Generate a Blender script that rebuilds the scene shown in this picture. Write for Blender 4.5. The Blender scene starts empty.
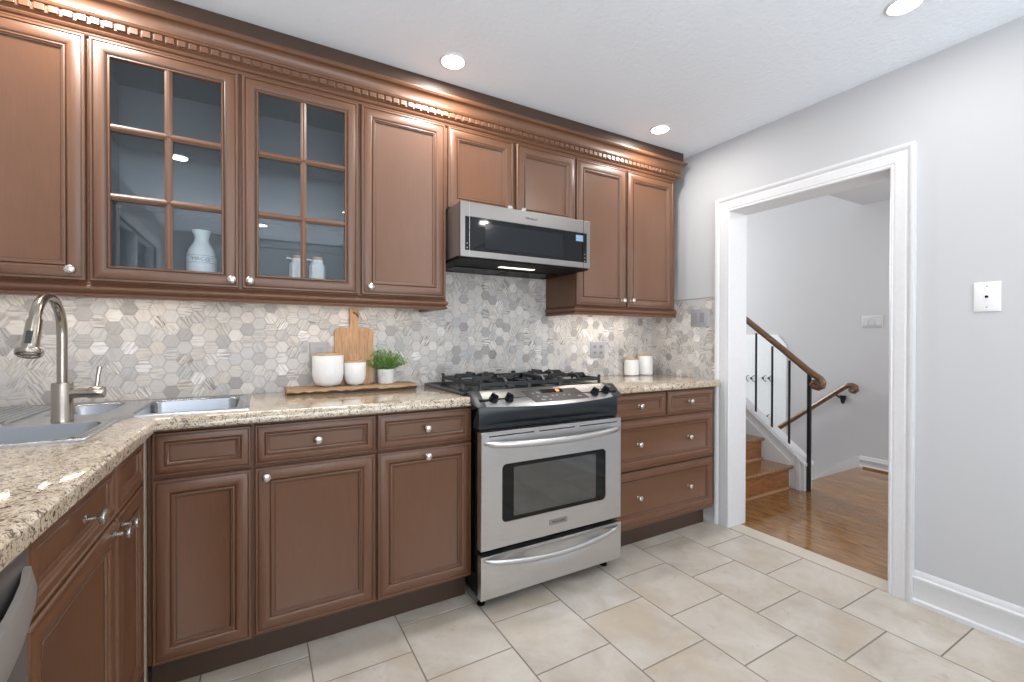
import bpy, bmesh, math, random
from mathutils import Vector, Matrix
random.seed(7)
PI = math.pi
S = bpy.context.scene
COL = S.collection

# ------------------------------------------------------------------ camera
cd = bpy.data.cameras.new('camera')
cd.sensor_width = 36.0
cd.lens = 446.256 / 1024 * 36.0
cd.clip_start = 0.02
cam = bpy.data.objects.new('camera', cd)
COL.objects.link(cam)
_R = Vector((0.86994194, -0.49315163, 0.00157434))
_U = Vector((0.00139113, 0.00564636, 0.99998309))
_F = Vector((0.49315219, 0.86992504, -0.00559805))
mm = Matrix((_R, _U, -_F)).transposed().to_4x4()
mm.translation = Vector((-2.53417, -2.36758, 1.16801))
cam.matrix_world = mm
S.camera = cam

# ------------------------------------------------------------------ world, exposure, added fill lamps
S.view_settings.view_transform = 'Standard'
S.view_settings.look = 'None'
S.view_settings.gamma = 1.0
S.view_settings.use_curve_mapping = False
S.view_settings.exposure = 0.0
W = bpy.data.worlds.new('world'); S.world = W; W.use_nodes = True
W.node_tree.nodes['Background'].inputs[0].default_value = (0.9, 0.95, 1.0, 1)
W.node_tree.nodes['Background'].inputs[1].default_value = 1.6

def area(name, loc, direction, sx, sy, power, color=(1, 1, 1), shape='RECTANGLE', spread=None, parent=None):
    l = bpy.data.lights.new(name, 'AREA'); l.shape = shape
    l.size = sx
    if shape in ('RECTANGLE', 'ELLIPSE'): l.size_y = sy
    l.energy = power; l.color = color
    if spread: l.spread = spread
    o = bpy.data.objects.new(name, l); COL.objects.link(o)
    o.location = loc
    o.rotation_euler = Vector(direction).to_track_quat('-Z', 'Y').to_euler()
    return o
FILL_COL = (0.97, 0.985, 1.0)
area('bounce_fill_rear', (-1.75, -4.52, 1.30), (0, 1, 2.0), 2.5, 1.8, 92, FILL_COL)  # added lamp at the rear window, tilted up for ceiling bounce
area('bounce_fill_left', (-3.40, -3.35, 1.35), (1, 0, 2.0), 1.3, 1.5, 42, FILL_COL)  # added lamp at the left window, aimed up to brighten the ceiling
area('hall_fill', (1.3, -2.92, 1.4), (0, 1, 1.5), 1.2, 1.6, 24, (1, .99, .97))  # added unseen lamp that brightens the hall, aimed mostly upward
area('stair_fill', (1.7, 2.4, 2.2), (0, -1, -.4), .9, 1.2, 72, (1, .99, .97))  # stairwell fill lamp, added and unseen, with no window behind it

# ------------------------------------------------------------------ mesh helper
class M:
    def __init__(s): s.v = []; s.f = []; s.m = []; s.attr = []; s.uv = []
    def face(s, pts, mi=0, at=None, uv=None):
        b = len(s.v); s.v += [tuple(p) for p in pts]; s.f.append(tuple(range(b, b + len(pts)))); s.m.append(mi)
        s.attr.append(at); s.uv.append(uv)
    def add(s, verts, faces, mi=0):
        b = len(s.v); s.v += [tuple(p) for p in verts]
        for f in faces: s.f.append(tuple(b + i for i in f)); s.m.append(mi); s.attr.append(None); s.uv.append(None)
        return s
    def box(s, x0, x1, y0, y1, z0, z1, mi=0):
        vs = [(x, y, z) for z in (z0, z1) for y in (y0, y1) for x in (x0, x1)]
        return s.add(vs, [(0, 2, 3, 1), (4, 5, 7, 6), (0, 1, 5, 4), (2, 6, 7, 3), (0, 4, 6, 2), (1, 3, 7, 5)], mi)
    def loft(s, rings, closed=True, cap0=True, cap1=True, mi=0):
        n = len(rings[0]); vs = [p for r in rings for p in r]; fs = []
        for i in range(len(rings) - 1):
            for j in range(n if closed else n - 1):
                k = (j + 1) % n
                fs.append((i * n + j, i * n + k, (i + 1) * n + k, (i + 1) * n + j))
        if cap0: fs.append(tuple(range(n))[::-1])
        if cap1: fs.append(tuple((len(rings) - 1) * n + j for j in range(n)))
        return s.add(vs, fs, mi)
    def lathe(s, prof, origin=(0, 0, 0), axis=(0, 0, 1), n=24, mi=0, caps=True):
        a = Vector(axis).normalized()
        t = Vector((1, 0, 0)) if abs(a.x) < .9 else Vector((0, 1, 0))
        u = a.cross(t).normalized(); w = a.cross(u); o = Vector(origin)
        rings = [[o + a * h + (u * math.cos(2 * PI * j / n) + w * math.sin(2 * PI * j / n)) * max(r, 1e-5) for j in range(n)] for r, h in prof]
        return s.loft(rings, True, caps, caps, mi)
    def tube(s, pts, r, n=12, mi=0, squash=1.0, up=(0, 0, 1)):
        pts = [Vector(p) for p in pts]; rr = r if isinstance(r, (list, tuple)) else [r] * len(pts)
        rings = []; prev = None
        for i, p in enumerate(pts):
            d = (pts[min(i + 1, len(pts) - 1)] - pts[max(i - 1, 0)]).normalized()
            if prev is None:
                a = Vector(up)
                if abs(a.dot(d)) > .95: a = Vector((0, 1, 0)) if abs(d.y) < .9 else Vector((1, 0, 0))
                u = (a - d * a.dot(d)).normalized()
            else:
                u = (prev - d * prev.dot(d)).normalized()
            prev = u; w = d.cross(u)
            rings.append([p + (u * math.cos(2 * PI * j / n) + w * math.sin(2 * PI * j / n) * squash) * rr[i] for j in range(n)])
        return s.loft(rings, True, True, True, mi)
    def prism(s, poly, fn, h0, h1, mi=0):
        return s.loft([[fn(a, b, h0) for a, b in poly], [fn(a, b, h1) for a, b in poly]], True, True, True, mi)

def base_of(vs):
    xs = [v[0] for v in vs]; ys = [v[1] for v in vs]; zs = [v[2] for v in vs]
    return Vector(((min(xs) + max(xs)) / 2, (min(ys) + max(ys)) / 2, min(zs)))
WORLD_ORG = {}
def obj(name, m, mats, parent=None, bevel=0, seg=2, smooth=35, recalc=True):
    me = bpy.data.meshes.new(name)
    org = base_of(m.v)
    porg = WORLD_ORG.get(parent.name, Vector((0, 0, 0))) if parent else Vector((0, 0, 0))
    me.from_pydata([tuple(Vector(v) - org) for v in m.v], [], m.f)
    if not isinstance(mats, (list, tuple)): mats = [mats]
    for x in mats: me.materials.append(x)
    for p, i in zip(me.polygons, m.m): p.material_index = i
    if any(a is not None for a in m.attr):
        ca = me.color_attributes.new('rnd', 'FLOAT_COLOR', 'CORNER')
        uvl = me.uv_layers.new(name='UVMap')
        for p, a, uv in zip(me.polygons, m.attr, m.uv):
            for k, li in enumerate(p.loop_indices):
                ca.data[li].color = (*(a or (0, 0, 0)), 1)
                if uv: uvl.data[li].uv = uv[k]
    if recalc:
        bm = bmesh.new(); bm.from_mesh(me); bmesh.ops.remove_doubles(bm, verts=bm.verts, dist=1e-6) if not any(a is not None for a in m.attr) else None
        bmesh.ops.recalc_face_normals(bm, faces=bm.faces); bm.to_mesh(me); bm.free()
    if smooth:
        for p in me.polygons: p.use_smooth = True
        me.set_sharp_from_angle(angle=math.radians(smooth))
    o = bpy.data.objects.new(name, me); COL.objects.link(o)
    WORLD_ORG[o.name] = org
    o.location = org - porg
    if parent: o.parent = parent
    if bevel:
        b = o.modifiers.new('bevel', 'BEVEL'); b.width = bevel; b.segments = seg; b.limit_method = 'ANGLE'; b.angle_limit = math.radians(40)
        b.harden_normals = True
    return o
def thing(name, loc, label, cat, group=None):
    o = bpy.data.objects.new(name, None); COL.objects.link(o); o.location = loc; o.empty_display_size = .05
    WORLD_ORG[o.name] = Vector(loc)
    return tag(o, label, cat, group)
def tag(o, label, cat, group=None):
    o['label'] = label; o['category'] = cat
    if group: o['group'] = group
    return o
def struct(o): o['kind'] = 'structure'; return o
def text(name, body, size, loc, rot, mat, parent=None, ext=.0004, bend=None):
    c = bpy.data.curves.new(name, 'FONT'); c.body = body; c.size = size; c.extrude = ext; c.align_x = 'CENTER'; c.align_y = 'CENTER'; c.resolution_u = 3
    t = bpy.data.objects.new(name, c); COL.objects.link(t)
    bpy.context.view_layer.update()
    me = bpy.data.meshes.new_from_object(t.evaluated_get(bpy.context.evaluated_depsgraph_get()))
    bpy.data.objects.remove(t); bpy.data.curves.remove(c)
    if bend:
        for v in me.vertices:
            a = v.co.x / bend; z = v.co.z
            v.co.x = math.sin(a) * (bend + z); v.co.z = math.cos(a) * (bend + z) - bend
    me.materials.clear(); me.materials.append(mat)
    o = bpy.data.objects.new(name, me); COL.objects.link(o)
    o.rotation_euler = rot
    porg = WORLD_ORG.get(parent.name, Vector((0, 0, 0))) if parent else Vector((0, 0, 0))
    o.location = Vector(loc) - porg; WORLD_ORG[o.name] = Vector(loc)
    if parent: o.parent = parent
    return o

# ------------------------------------------------------------------ materials
def lin(c):
    return tuple(((x / 255) / 12.92 if x / 255 <= .04045 else ((x / 255 + .055) / 1.055) ** 2.4) for x in c) + (1,)
class N:
    def __init__(s, name):
        s.mat = bpy.data.materials.new(name); s.mat.use_nodes = True; s.t = s.mat.node_tree; s.n = s.t.nodes
        s.b = s.n['Principled BSDF']
    def nd(s, t, **k):
        n = s.n.new(t)
        for a, v in k.items():
            if hasattr(n, a): setattr(n, a, v)
        return n
    def L(s, a, b): s.t.links.new(a, b)
    def set(s, **k):
        for a, v in k.items(): s.b.inputs[a.replace('_', ' ')].default_value = v
        return s
    def coord(s, scale=(1, 1, 1), which='Object', rot=(0, 0, 0), loc=(0, 0, 0)):
        c = s.nd('ShaderNodeTexCoord'); m = s.nd('ShaderNodeMapping')
        m.inputs['Scale'].default_value = scale; m.inputs['Rotation'].default_value = rot; m.inputs['Location'].default_value = loc
        s.L(c.outputs[which], m.inputs[0]); return m.outputs[0]
    def noise(s, vec, scale, detail=4, rough=.55, dist=0):
        n = s.nd('ShaderNodeTexNoise'); n.inputs['Scale'].default_value = scale; n.inputs['Detail'].default_value = detail
        n.inputs['Roughness'].default_value = rough; n.inputs['Distortion'].default_value = dist
        if vec is not None: s.L(vec, n.inputs['Vector'])
        return n.outputs['Fac']
    def ramp(s, fac, stops, interp='LINEAR'):
        r = s.nd('ShaderNodeValToRGB'); r.color_ramp.interpolation = interp
        e = r.color_ramp.elements
        while len(e) < len(stops): e.new(.5)
        for el, (p, c) in zip(e, stops):
            el.position = p; el.color = c if isinstance(c, tuple) and len(c) == 4 else lin(c) if isinstance(c, tuple) else (c, c, c, 1)
        s.L(fac, r.inputs[0]); return r.outputs[0]
    def mix(s, fac, a, b, mode='MIX'):
        m = s.nd('ShaderNodeMix', data_type='RGBA', blend_type=mode)
        if isinstance(fac, (int, float)): m.inputs[0].default_value = fac
        else: s.L(fac, m.inputs[0])
        for x, i in ((a, 6), (b, 7)):
            if isinstance(x, tuple): m.inputs[i].default_value = x if len(x) == 4 else lin(x)
            else: s.L(x, m.inputs[i])
        return m.outputs[2]
    def bump(s, h, strength, dist=.002):
        b = s.nd('ShaderNodeBump'); b.inputs['Strength'].default_value = strength; b.inputs['Distance'].default_value = dist
        s.L(h, b.inputs['Height']); s.L(b.outputs[0], s.b.inputs['Normal'])
    def col(s, c): s.L(c, s.b.inputs['Base Color'])
    def rgh(s, c): s.L(c, s.b.inputs['Roughness'])

def plain(name, c, rough=.5, metal=0, coat=0, bumps=0, bs=60, spec=None):
    m = N(name).set(Roughness=rough, Metallic=metal, Coat_Weight=coat, Coat_Roughness=.1)
    v = m.coord()
    a = m.noise(v, bs, 3)
    m.col(m.mix(a, tuple(x * .97 for x in c), tuple(min(255, x * 1.02) for x in c)))
    if bumps: m.bump(a, bumps)
    if spec is not None: m.b.inputs['Specular IOR Level'].default_value = spec
    return m.mat

def wood_paint(name='stained_cabinet_wood', k=1.0):
    m = N(name).set(Roughness=.46, Coat_Weight=.3, Coat_Roughness=.34, Specular_IOR_Level=.6)
    c = lambda *a: tuple(x * k for x in a)
    v = m.coord((9, 9, .9)); g = m.noise(v, 7, 6, .6, .4)
    v2 = m.coord((1.1, 1.1, .8)); g2 = m.noise(v2, 2.2, 2)
    v3 = m.coord((60, 60, 3)); g3 = m.noise(v3, 5, 3)
    base = m.mix(g2, c(92, 57, 35), c(116, 76, 49))
    base = m.mix(m.ramp(g, [(.35, 0.), (.7, .8)]), base, c(98, 63, 40))
    base = m.mix(m.ramp(g3, [(.45, 0.), (.75, .22)]), base, c(70, 44, 28))
    m.col(base); m.bump(g3, .04, .001)
    return m.mat
def granite():
    m = N('speckled_granite').set(Roughness=.10, Coat_Weight=.3, Coat_Roughness=.04)
    v = m.coord()
    vo = m.nd('ShaderNodeTexVoronoi'); vo.inputs['Scale'].default_value = 330; m.L(v, vo.inputs['Vector'])
    sep = m.nd('ShaderNodeSeparateColor'); m.L(vo.outputs['Color'], sep.inputs[0])
    n1 = m.noise(v, 30, 5, .65); n2 = m.noise(v, 95, 4, .6, .8); n3 = m.noise(v, 150, 3, .6); n4 = m.noise(v, 8, 3)
    base = m.ramp(n1, [(.3, (166, 148, 126)), (.5, (194, 180, 160)), (.7, (214, 204, 188))])
    base = m.mix(m.ramp(n4, [(.4, 0.), (.65, .5)]), base, (170, 146, 116))
    base = m.mix(m.ramp(sep.outputs[0], [(.0, 0.), (1., .5)]), base, (204, 190, 168))
    base = m.mix(m.ramp(sep.outputs[1], [(.78, 0.), (.88, .55)]), base, (130, 108, 86))
    base = m.mix(m.ramp(n2, [(.56, 0.), (.60, .9)]), base, (84, 72, 62))
    base = m.mix(m.ramp(sep.outputs[2], [(.88, 0.), (.93, .75)]), base, (66, 60, 55))
    base = m.mix(m.ramp(n3, [(.32, .75), (.37, 0.)]), base, (60, 56, 54))
    m.col(base); return m.mat
def hex_marble():
    m = N('hexagon_marble').set(Roughness=.38)
    a = m.nd('ShaderNodeVertexColor', layer_name='rnd')
    sep = m.nd('ShaderNodeSeparateColor'); m.L(a.outputs['Color'], sep.inputs[0])
    uv = m.nd('ShaderNodeTexCoord'); mp = m.nd('ShaderNodeMapping'); mp.inputs['Scale'].default_value = (1, 9, 1)
    m.L(uv.outputs['UV'], mp.inputs[0])
    n1 = m.noise(mp.outputs[0], 16, 4, .6, .3)
    mp2 = m.nd('ShaderNodeMapping'); mp2.inputs['Scale'].default_value = (1, 5, 1); m.L(uv.outputs['UV'], mp2.inputs[0])
    n2 = m.noise(mp2.outputs[0], 9, 3, .6, .5)
    light = m.ramp(sep.outputs[0], [(0, (150, 147, 146)), (.07, (172, 171, 172)), (.2, (187, 187, 188)), (.5, (196, 194, 192)), (.72, (200, 195, 189)), (.9, (210, 207, 204)), (1, (226, 225, 225))])
    dk = m.ramp(sep.outputs[2], [(0, (160, 150, 138)), (.5, (150, 148, 148)), (1, (128, 120, 112))])
    # vein strength depends on the tile
    st = m.ramp(sep.outputs[1], [(0, .12), (.4, .45), (.7, .8), (1, 1.)])
    vm = m.nd('ShaderNodeMath', operation='MULTIPLY'); m.L(m.ramp(n1, [(.46, 0.), (.58, 1.)]), vm.inputs[0]); m.L(st, vm.inputs[1])
    base = m.mix(vm.outputs[0], light, dk)
    vm2 = m.nd('ShaderNodeMath', operation='MULTIPLY'); m.L(m.ramp(n2, [(.60, 0.), (.68, 1.)]), vm2.inputs[0])
    m.L(m.ramp(sep.outputs[1], [(.72, 0.), (.95, .9)]), vm2.inputs[1])
    base = m.mix(vm2.outputs[0], base, (98, 88, 80))
    m.col(base); return m.mat
def floor_tile():
    m = N('beige_floor_tile').set(Roughness=.3)
    a = m.nd('ShaderNodeVertexColor', layer_name='rnd'); sep = m.nd('ShaderNodeSeparateColor'); m.L(a.outputs['Color'], sep.inputs[0])
    uv = m.nd('ShaderNodeTexCoord')
    n1 = m.noise(uv.outputs['UV'], 5, 6, .62, .5); n2 = m.noise(uv.outputs['UV'], 18, 5, .65, .8); n3 = m.noise(uv.outputs['UV'], 2.6, 3)
    base = m.ramp(n1, [(.28, (164, 154, 142)), (.48, (187, 179, 169)), (.72, (203, 198, 191))])
    base = m.mix(m.ramp(sep.outputs[0], [(0, 0.), (1, .45)]), base, (192, 183, 170))
    base = m.mix(m.ramp(n3, [(.50, 0.), (.66, .6)]), base, (176, 160, 138))
    base = m.mix(m.ramp(n2, [(.60, 0.), (.72, .45)]), base, (160, 138, 112))
    m.col(base); m.rgh(m.ramp(n1, [(0, .24), (1, .42)])); m.bump(n2, .12, .0015); return m.mat
def oak():
    m = N('oak_floor_boards').set(Roughness=.16, Coat_Weight=.4, Coat_Roughness=.08)
    c = m.nd('ShaderNodeTexCoord'); mp = m.nd('ShaderNodeMapping'); mp.inputs['Rotation'].default_value = (0, 0, PI / 2); m.L(c.outputs['Object'], mp.inputs[0])
    b = m.nd('ShaderNodeTexBrick'); b.inputs['Scale'].default_value = 1; b.inputs['Brick Width'].default_value = .9; b.inputs['Row Height'].default_value = .057
    b.inputs['Mortar Size'].default_value = .0006; b.offset = .37
    b.inputs['Color1'].default_value = (0, 0, 0, 1); b.inputs['Color2'].default_value = (1, 1, 1, 1); b.inputs['Mortar'].default_value = (.5, .5, .5, 1); m.L(mp.outputs[0], b.inputs['Vector'])
    sc = m.nd('ShaderNodeVectorMath', operation='SCALE'); sc.inputs['Scale'].default_value = 7; m.L(b.outputs['Color'], sc.inputs[0])
    ad = m.nd('ShaderNodeVectorMath', operation='ADD'); m.L(mp.outputs[0], ad.inputs[0]); m.L(sc.outputs[0], ad.inputs[1])
    m2 = m.nd('ShaderNodeMapping'); m2.inputs['Scale'].default_value = (1.6, 16, 1); m.L(ad.outputs[0], m2.inputs[0])
    g = m.noise(m2.outputs[0], 5, 6, .65, .6)
    base = m.ramp(g, [(.32, (78, 52, 28)), (.46, (134, 94, 52)), (.7, (168, 128, 80))])
    base = m.mix(m.ramp(b.outputs['Color'], [(0, 0.), (1, .4)]), base, (112, 76, 44))
    base = m.mix(m.ramp(b.outputs['Fac'], [(.3, 0.), (1, .8)]), base, (60, 34, 20))
    m.col(base); m.bump(g, .05, .001); return m.mat
def grained(name, c1, c2, c3, scale=(1, 12, 12), rough=.45, coat=0):
    m = N(name).set(Roughness=rough, Coat_Weight=coat)
    g = m.noise(m.coord(scale), 8, 6, .62, .5)
    m.col(m.ramp(g, [(.3, c1), (.5, c2), (.72, c3)])); m.bump(g, .06, .001); return m.mat
def brushed(name, c, rough=.26, scale=(1, 1, 160), amt=.1, metal=1.0):
    m = N(name).set(Metallic=metal)
    g = m.noise(m.coord(scale), 9, 4, .7)
    m.col(m.mix(g, tuple(x * .93 for x in c), c)); m.rgh(m.ramp(g, [(0, rough - amt / 2), (1, rough + amt)])); m.bump(g, .03, .0004); return m.mat
def walls(name, c, rough=.6, bs=90, st=.05, dist=.004):
    m = N(name).set(Roughness=rough); g = m.noise(m.coord(), bs, 4, .6); h = m.noise(m.coord(), 1.3, 2)
    m.col(m.mix(h, tuple(x * .985 for x in c), c)); m.bump(g, st, dist); return m.mat
def pane():
    m = bpy.data.materials.new('clear_glass'); m.use_nodes = True; t = m.node_tree; n = t.nodes; n.clear()
    o = n.new('ShaderNodeOutputMaterial'); tr = n.new('ShaderNodeBsdfTransparent'); tr.inputs[0].default_value = (.95, .97, .98, 1)
    g = n.new('ShaderNodeBsdfGlossy'); g.inputs['Roughness'].default_value = .015; g.inputs[0].default_value = (.92, .97, 1, 1)
    fr = n.new('ShaderNodeFresnel'); fr.inputs[0].default_value = 1.48
    mx = n.new('ShaderNodeMixShader'); t.links.new(fr.outputs[0], mx.inputs[0]); t.links.new(tr.outputs[0], mx.inputs[1]); t.links.new(g.outputs[0], mx.inputs[2]); t.links.new(mx.outputs[0], o.inputs[0])
    return m
def emit(name, c, s):
    m = bpy.data.materials.new(name); m.use_nodes = True; b = m.node_tree.nodes['Principled BSDF']
    b.inputs['Emission Color'].default_value = lin(c); b.inputs['Emission Strength'].default_value = s; b.inputs['Base Color'].default_value = lin(c); return m

WOOD = wood_paint(); GLAZE = wood_paint('dark_glazed_groove', .66); SHADEW = wood_paint('shade_toned_wood', .62); GRAN = granite(); HEX = hex_marble(); TILE = floor_tile(); OAK = oak(); GLASS = pane()  # third wood copy has shade put into its colour
GROUT = plain('grey_brown_grout', (140, 128, 114), .9); HGROUT = plain('pale_grout', (186, 184, 182), .9)
WALL = walls('pale_grey_wall_paint', (193, 194, 197)); CEIL = walls('ceiling_paint', (239, 246, 255), .8, 42, .55, .006)
HALLW = walls('hall_wall_paint', (205, 206, 209)); TRIM = plain('white_trim_paint', (218, 219, 222), .32)
STEEL = brushed('brushed_stainless_steel', (208, 208, 209), .27); STEELV = brushed('stainless_side', (172, 170, 170), .42)
SINK = brushed('sink_steel', (196, 198, 201), .16, (60, 60, 60), .1); SINKB = brushed('sink_bowl_steel', (168, 172, 178), .22, (60, 60, 60), .1); NICK = brushed('satin_nickel', (214, 209, 202), .26, (30, 30, 30), .05)
FAUC = brushed('faucet_brushed_nickel', (168, 160, 150), .2, (70, 70, 1), .06)
BLKG = plain('black_glass', (9, 11, 14), .05, spec=.35); BLKE = plain('black_enamel', (17, 19, 22), .25, spec=.3); IRON = plain('cast_iron', (14, 16, 20), .36, bumps=.1, bs=300)
NAVY = plain('blue_black_enamel', (30, 38, 45), .3, spec=.4); CHAR = plain('charcoal_plastic', (46, 48, 51), .4)
OVGL = plain('oven_glass', (40, 43, 42), .05, coat=1.0, spec=1.0)
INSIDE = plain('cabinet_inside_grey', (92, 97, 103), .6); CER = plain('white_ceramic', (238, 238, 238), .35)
PALEB = plain('pale_blue_glazed_ceramic', (232, 238, 240), .4, bumps=.1, bs=30); DKGL = plain('grey_glaze', (120, 132, 138), .5)
GREYP = plain('grey_plate_plastic', (158, 159, 163), .35); GREYR = plain('grey_rocker_plastic', (140, 141, 146), .35); WHP = plain('white_plate_plastic', (232, 232, 234), .35)
BAMB = grained('bamboo_lid', (178, 140, 100), (196, 160, 118), (206, 172, 132)); ACAC = grained('acacia_board', (136, 96, 62), (170, 130, 90), (194, 160, 120), (14, 14, 1.2))
SLAB = grained('driftwood_slab', (128, 98, 72), (166, 132, 100), (190, 160, 126), (1.2, 14, 14), .6); BARK = plain('dark_bark', (86, 66, 50), .85, bumps=.5, bs=60)
RAIL = grained('walnut_handrail', (88, 60, 38), (112, 80, 52), (132, 96, 64), (8, 1.5, 6), .3, .3); BLK = plain('black_metal', (20, 24, 30), .4)
LEAF = plain('green_leaves', (104, 148, 68), .5, bs=40); LEAF2 = plain('pale_green_leaves', (150, 184, 104), .5, bs=40); POT = grained('marble_pot', (206, 208, 210), (232, 232, 232), (240, 240, 240), (3, 3, 3), .4)
LAMPM = emit('lit_lamp_lens', (255, 252, 246), 9.0); WARM = emit('lit_warm_strip', (255, 232, 205), 2.5); ORNG = emit('orange_display', (255, 120, 50), 2.2); BLUED = emit('blue_white_display', (120, 150, 180), .35)
SYMB = plain('grey_print', (140, 142, 144), .5); PANELG = plain('grey_control_glass', (62, 60, 60), .3)
OUTF = plain('outside_wall', (150, 160, 150), .8)

# ------------------------------------------------------------------ room shell
XL, YR, HC = -3.46, -4.6, 2.4
YD0, YD1, HD, TW = -0.637, -1.4388, 1.950, 0.0905   # inner edges of the doorway casing
struct(obj('ceiling', M().box(XL - .1, .13, YR - .1, .12, HC, HC + .1), CEIL))
struct(obj('wall_back', M().box(XL - .1, 0, 0, .12, 0, HC), WALL))
m = M()
m.box(0, .13, YD0 + .012, .12, 0, HC).box(0, .13, YR, YD1 - .012, 0, HC).box(0, .13, YD1 - .012, YD0 + .012, HD + .012, HC)
struct(obj('wall_right', m, WALL))
m = M(); m.box(XL - .1, XL, -2.6, .0, 0, HC).box(XL - .1, XL, YR, -4.1, 0, HC).box(XL - .1, XL, -4.1, -2.6, 0, .55).box(XL - .1, XL, -4.1, -2.6, 2.1, HC)
struct(obj('wall_left', m, WALL))
m = M(); m.box(XL, -3.0, YR - .1, YR, 0, HC).box(-.5, .13, YR - .1, YR, 0, HC).box(-3.0, -.5, YR - .1, YR, 0, .4).box(-3.0, -.5, YR - .1, YR, 2.3, HC)
struct(obj('wall_rear', m, WALL))

def window(n, fn, a0, a1, z0, z1, cols):
    root = bpy.data.objects.new('window_%d' % n, None); COL.objects.link(root); root['kind'] = 'structure'
    m = M(); w = .08
    def bx(p0, p1, q0, q1, h0, h1): m.prism([(p0, q0), (p1, q0), (p1, q1), (p0, q1)], fn, h0, h1)
    bx(a0 - w, a0, z0 - w, z1 + w, -.02, .02); bx(a1, a1 + w, z0 - w, z1 + w, -.02, .02); bx(a0, a1, z0 - w, z0, -.02, .02); bx(a0, a1, z1, z1 + w, -.02, .02)
    for k in range(1, cols): c = a0 + (a1 - a0) * k / cols; bx(c - .03, c + .03, z0, z1, -.06, -.02)
    root.location = base_of(m.v); WORLD_ORG[root.name] = base_of(m.v)
    obj('window_frame', m, TRIM, root)
    g = M(); g.prism([(a0, z0), (a1, z0), (a1, z1), (a0, z1)], fn, -.066, -.06); obj('glass_pane', g, GLASS, root)
window(1, lambda a, b, h: (a, YR + h, b), -3.0, -.5, .4, 2.3, 3)
window(2, lambda a, b, h: (XL + h, a, b), -4.1, -2.6, .55, 2.1, 2)

# ---- tiled floor: square tiles in a staggered bond, real grout grooves
def clip(poly, a0, a1, b0, b1):
    for ax, lim, sg in ((0, a0, 1), (0, a1, -1), (1, b0, 1), (1, b1, -1)):
        out = []
        for i in range(len(poly)):
            p, q = poly[i], poly[(i + 1) % len(poly)]
            ip, iq = (p[ax] - lim) * sg >= 0, (q[ax] - lim) * sg >= 0
            if ip: out.append(p)
            if ip != iq:
                t = (lim - p[ax]) / (q[ax] - p[ax]); out.append((p[0] + t * (q[0] - p[0]), p[1] + t * (q[1] - p[1])))
        poly = out
        if len(poly) < 3: return []
    return poly
def inset(poly, d):
    cx = sum(p[0] for p in poly) / len(poly); cy = sum(p[1] for p in poly) / len(poly)
    out = []
    for p in poly:
        l = math.hypot(p[0] - cx, p[1] - cy) or 1; out.append((p[0] + (cx - p[0]) / l * d, p[1] + (cy - p[1]) / l * d))
    return out
def slab(m, poly, fn, h, at, uvf, bev=.0015):
    top = inset(poly, bev * 1.3)
    m.face([fn(a, b, h) for a, b in top], 1, at, [uvf(a, b) for a, b in top])
    for i in range(len(poly)):
        j = (i + 1) % len(poly); q = [poly[i], poly[j], top[j], top[i]]
        m.face([fn(*poly[i], h - bev), fn(*poly[j], h - bev), fn(*top[j], h), fn(*top[i], h)], 1, at, [uvf(a, b) for a, b in q])
        m.face([fn(*poly[i], -.001), fn(*poly[j], -.001), fn(*poly[j], h - bev), fn(*poly[i], h - bev)], 1, at, [uvf(*poly[i]), uvf(*poly[j]), uvf(*poly[j]), uvf(*poly[i])])
m = M(); m.box(XL, -.012, YR, 0, -.08, -.0025)
TX, TY, G = .3370, .3270, .0025
for k in range(0, 12):
    x1 = -.0155 - TX * k; x0 = x1 - TX
    off = 0 if k % 2 == 0 else TY / 2
    for j in range(-3, 14):
        y1 = -.743 + off - TY * j; y0 = y1 - TY
        p = clip([(x0 + G, y0 + G), (x1 - G, y0 + G), (x1 - G, y1 - G), (x0 + G, y1 - G)], XL, -.012, YR, 0)
        if p:
            r = (random.random(), random.random(), random.random()); ox, oy = random.uniform(-50, 50), random.uniform(-50, 50)
            slab(m, p, lambda a, b, h: (a, b, h), 0, r, lambda a, b: (a + ox, b + oy), .001)
struct(obj('floor', m, [GROUT, TILE], smooth=0, recalc=False))
struct(obj('trim_1', M().box(-.013, .10, YD1, YD0, -.02, .003), plain('threshold_marble', (194, 185, 172), .3), bevel=.002))

# ---- doorway casing
def casing_profile():   # (distance out from the opening edge, thickness)
    return [(0, 0), (0, .016), (.004, .020), (.010, .021), (.013, .017), (.017, .017), (.020, .020), (.058, .022), (.062, .019), (.066, .019), (.069, .023), (.074, .026), (.080, .030), (.0905, .030), (.0905, 0)]
m = M(); pr = casing_profile(); path = []
rings = []
for w_, t_ in pr:
    rings.append([(-t_, YD0 + w_, 0), (-t_, YD0 + w_, HD + w_), (-t_, YD1 - w_, HD + w_), (-t_, YD1 - w_, 0)])
m.loft(rings, closed=False, cap0=False, cap1=False)
for idx in (0, 3): m.face([r[idx] for r in rings])
o = struct(obj('trim_2', m, TRIM, recalc=True)); o['label'] = 'white moulded doorway casing'
m = M(); m.box(-.0005, .155, YD0, YD0 + .012, 0, HD + .012).box(-.0005, .155, YD1 - .012, YD1, 0, HD + .012).box(-.0005, .155, YD1, YD0, HD, HD + .012)
o = struct(obj('trim_3', m, TRIM)); o['label'] = 'white door jamb lining'
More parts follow.
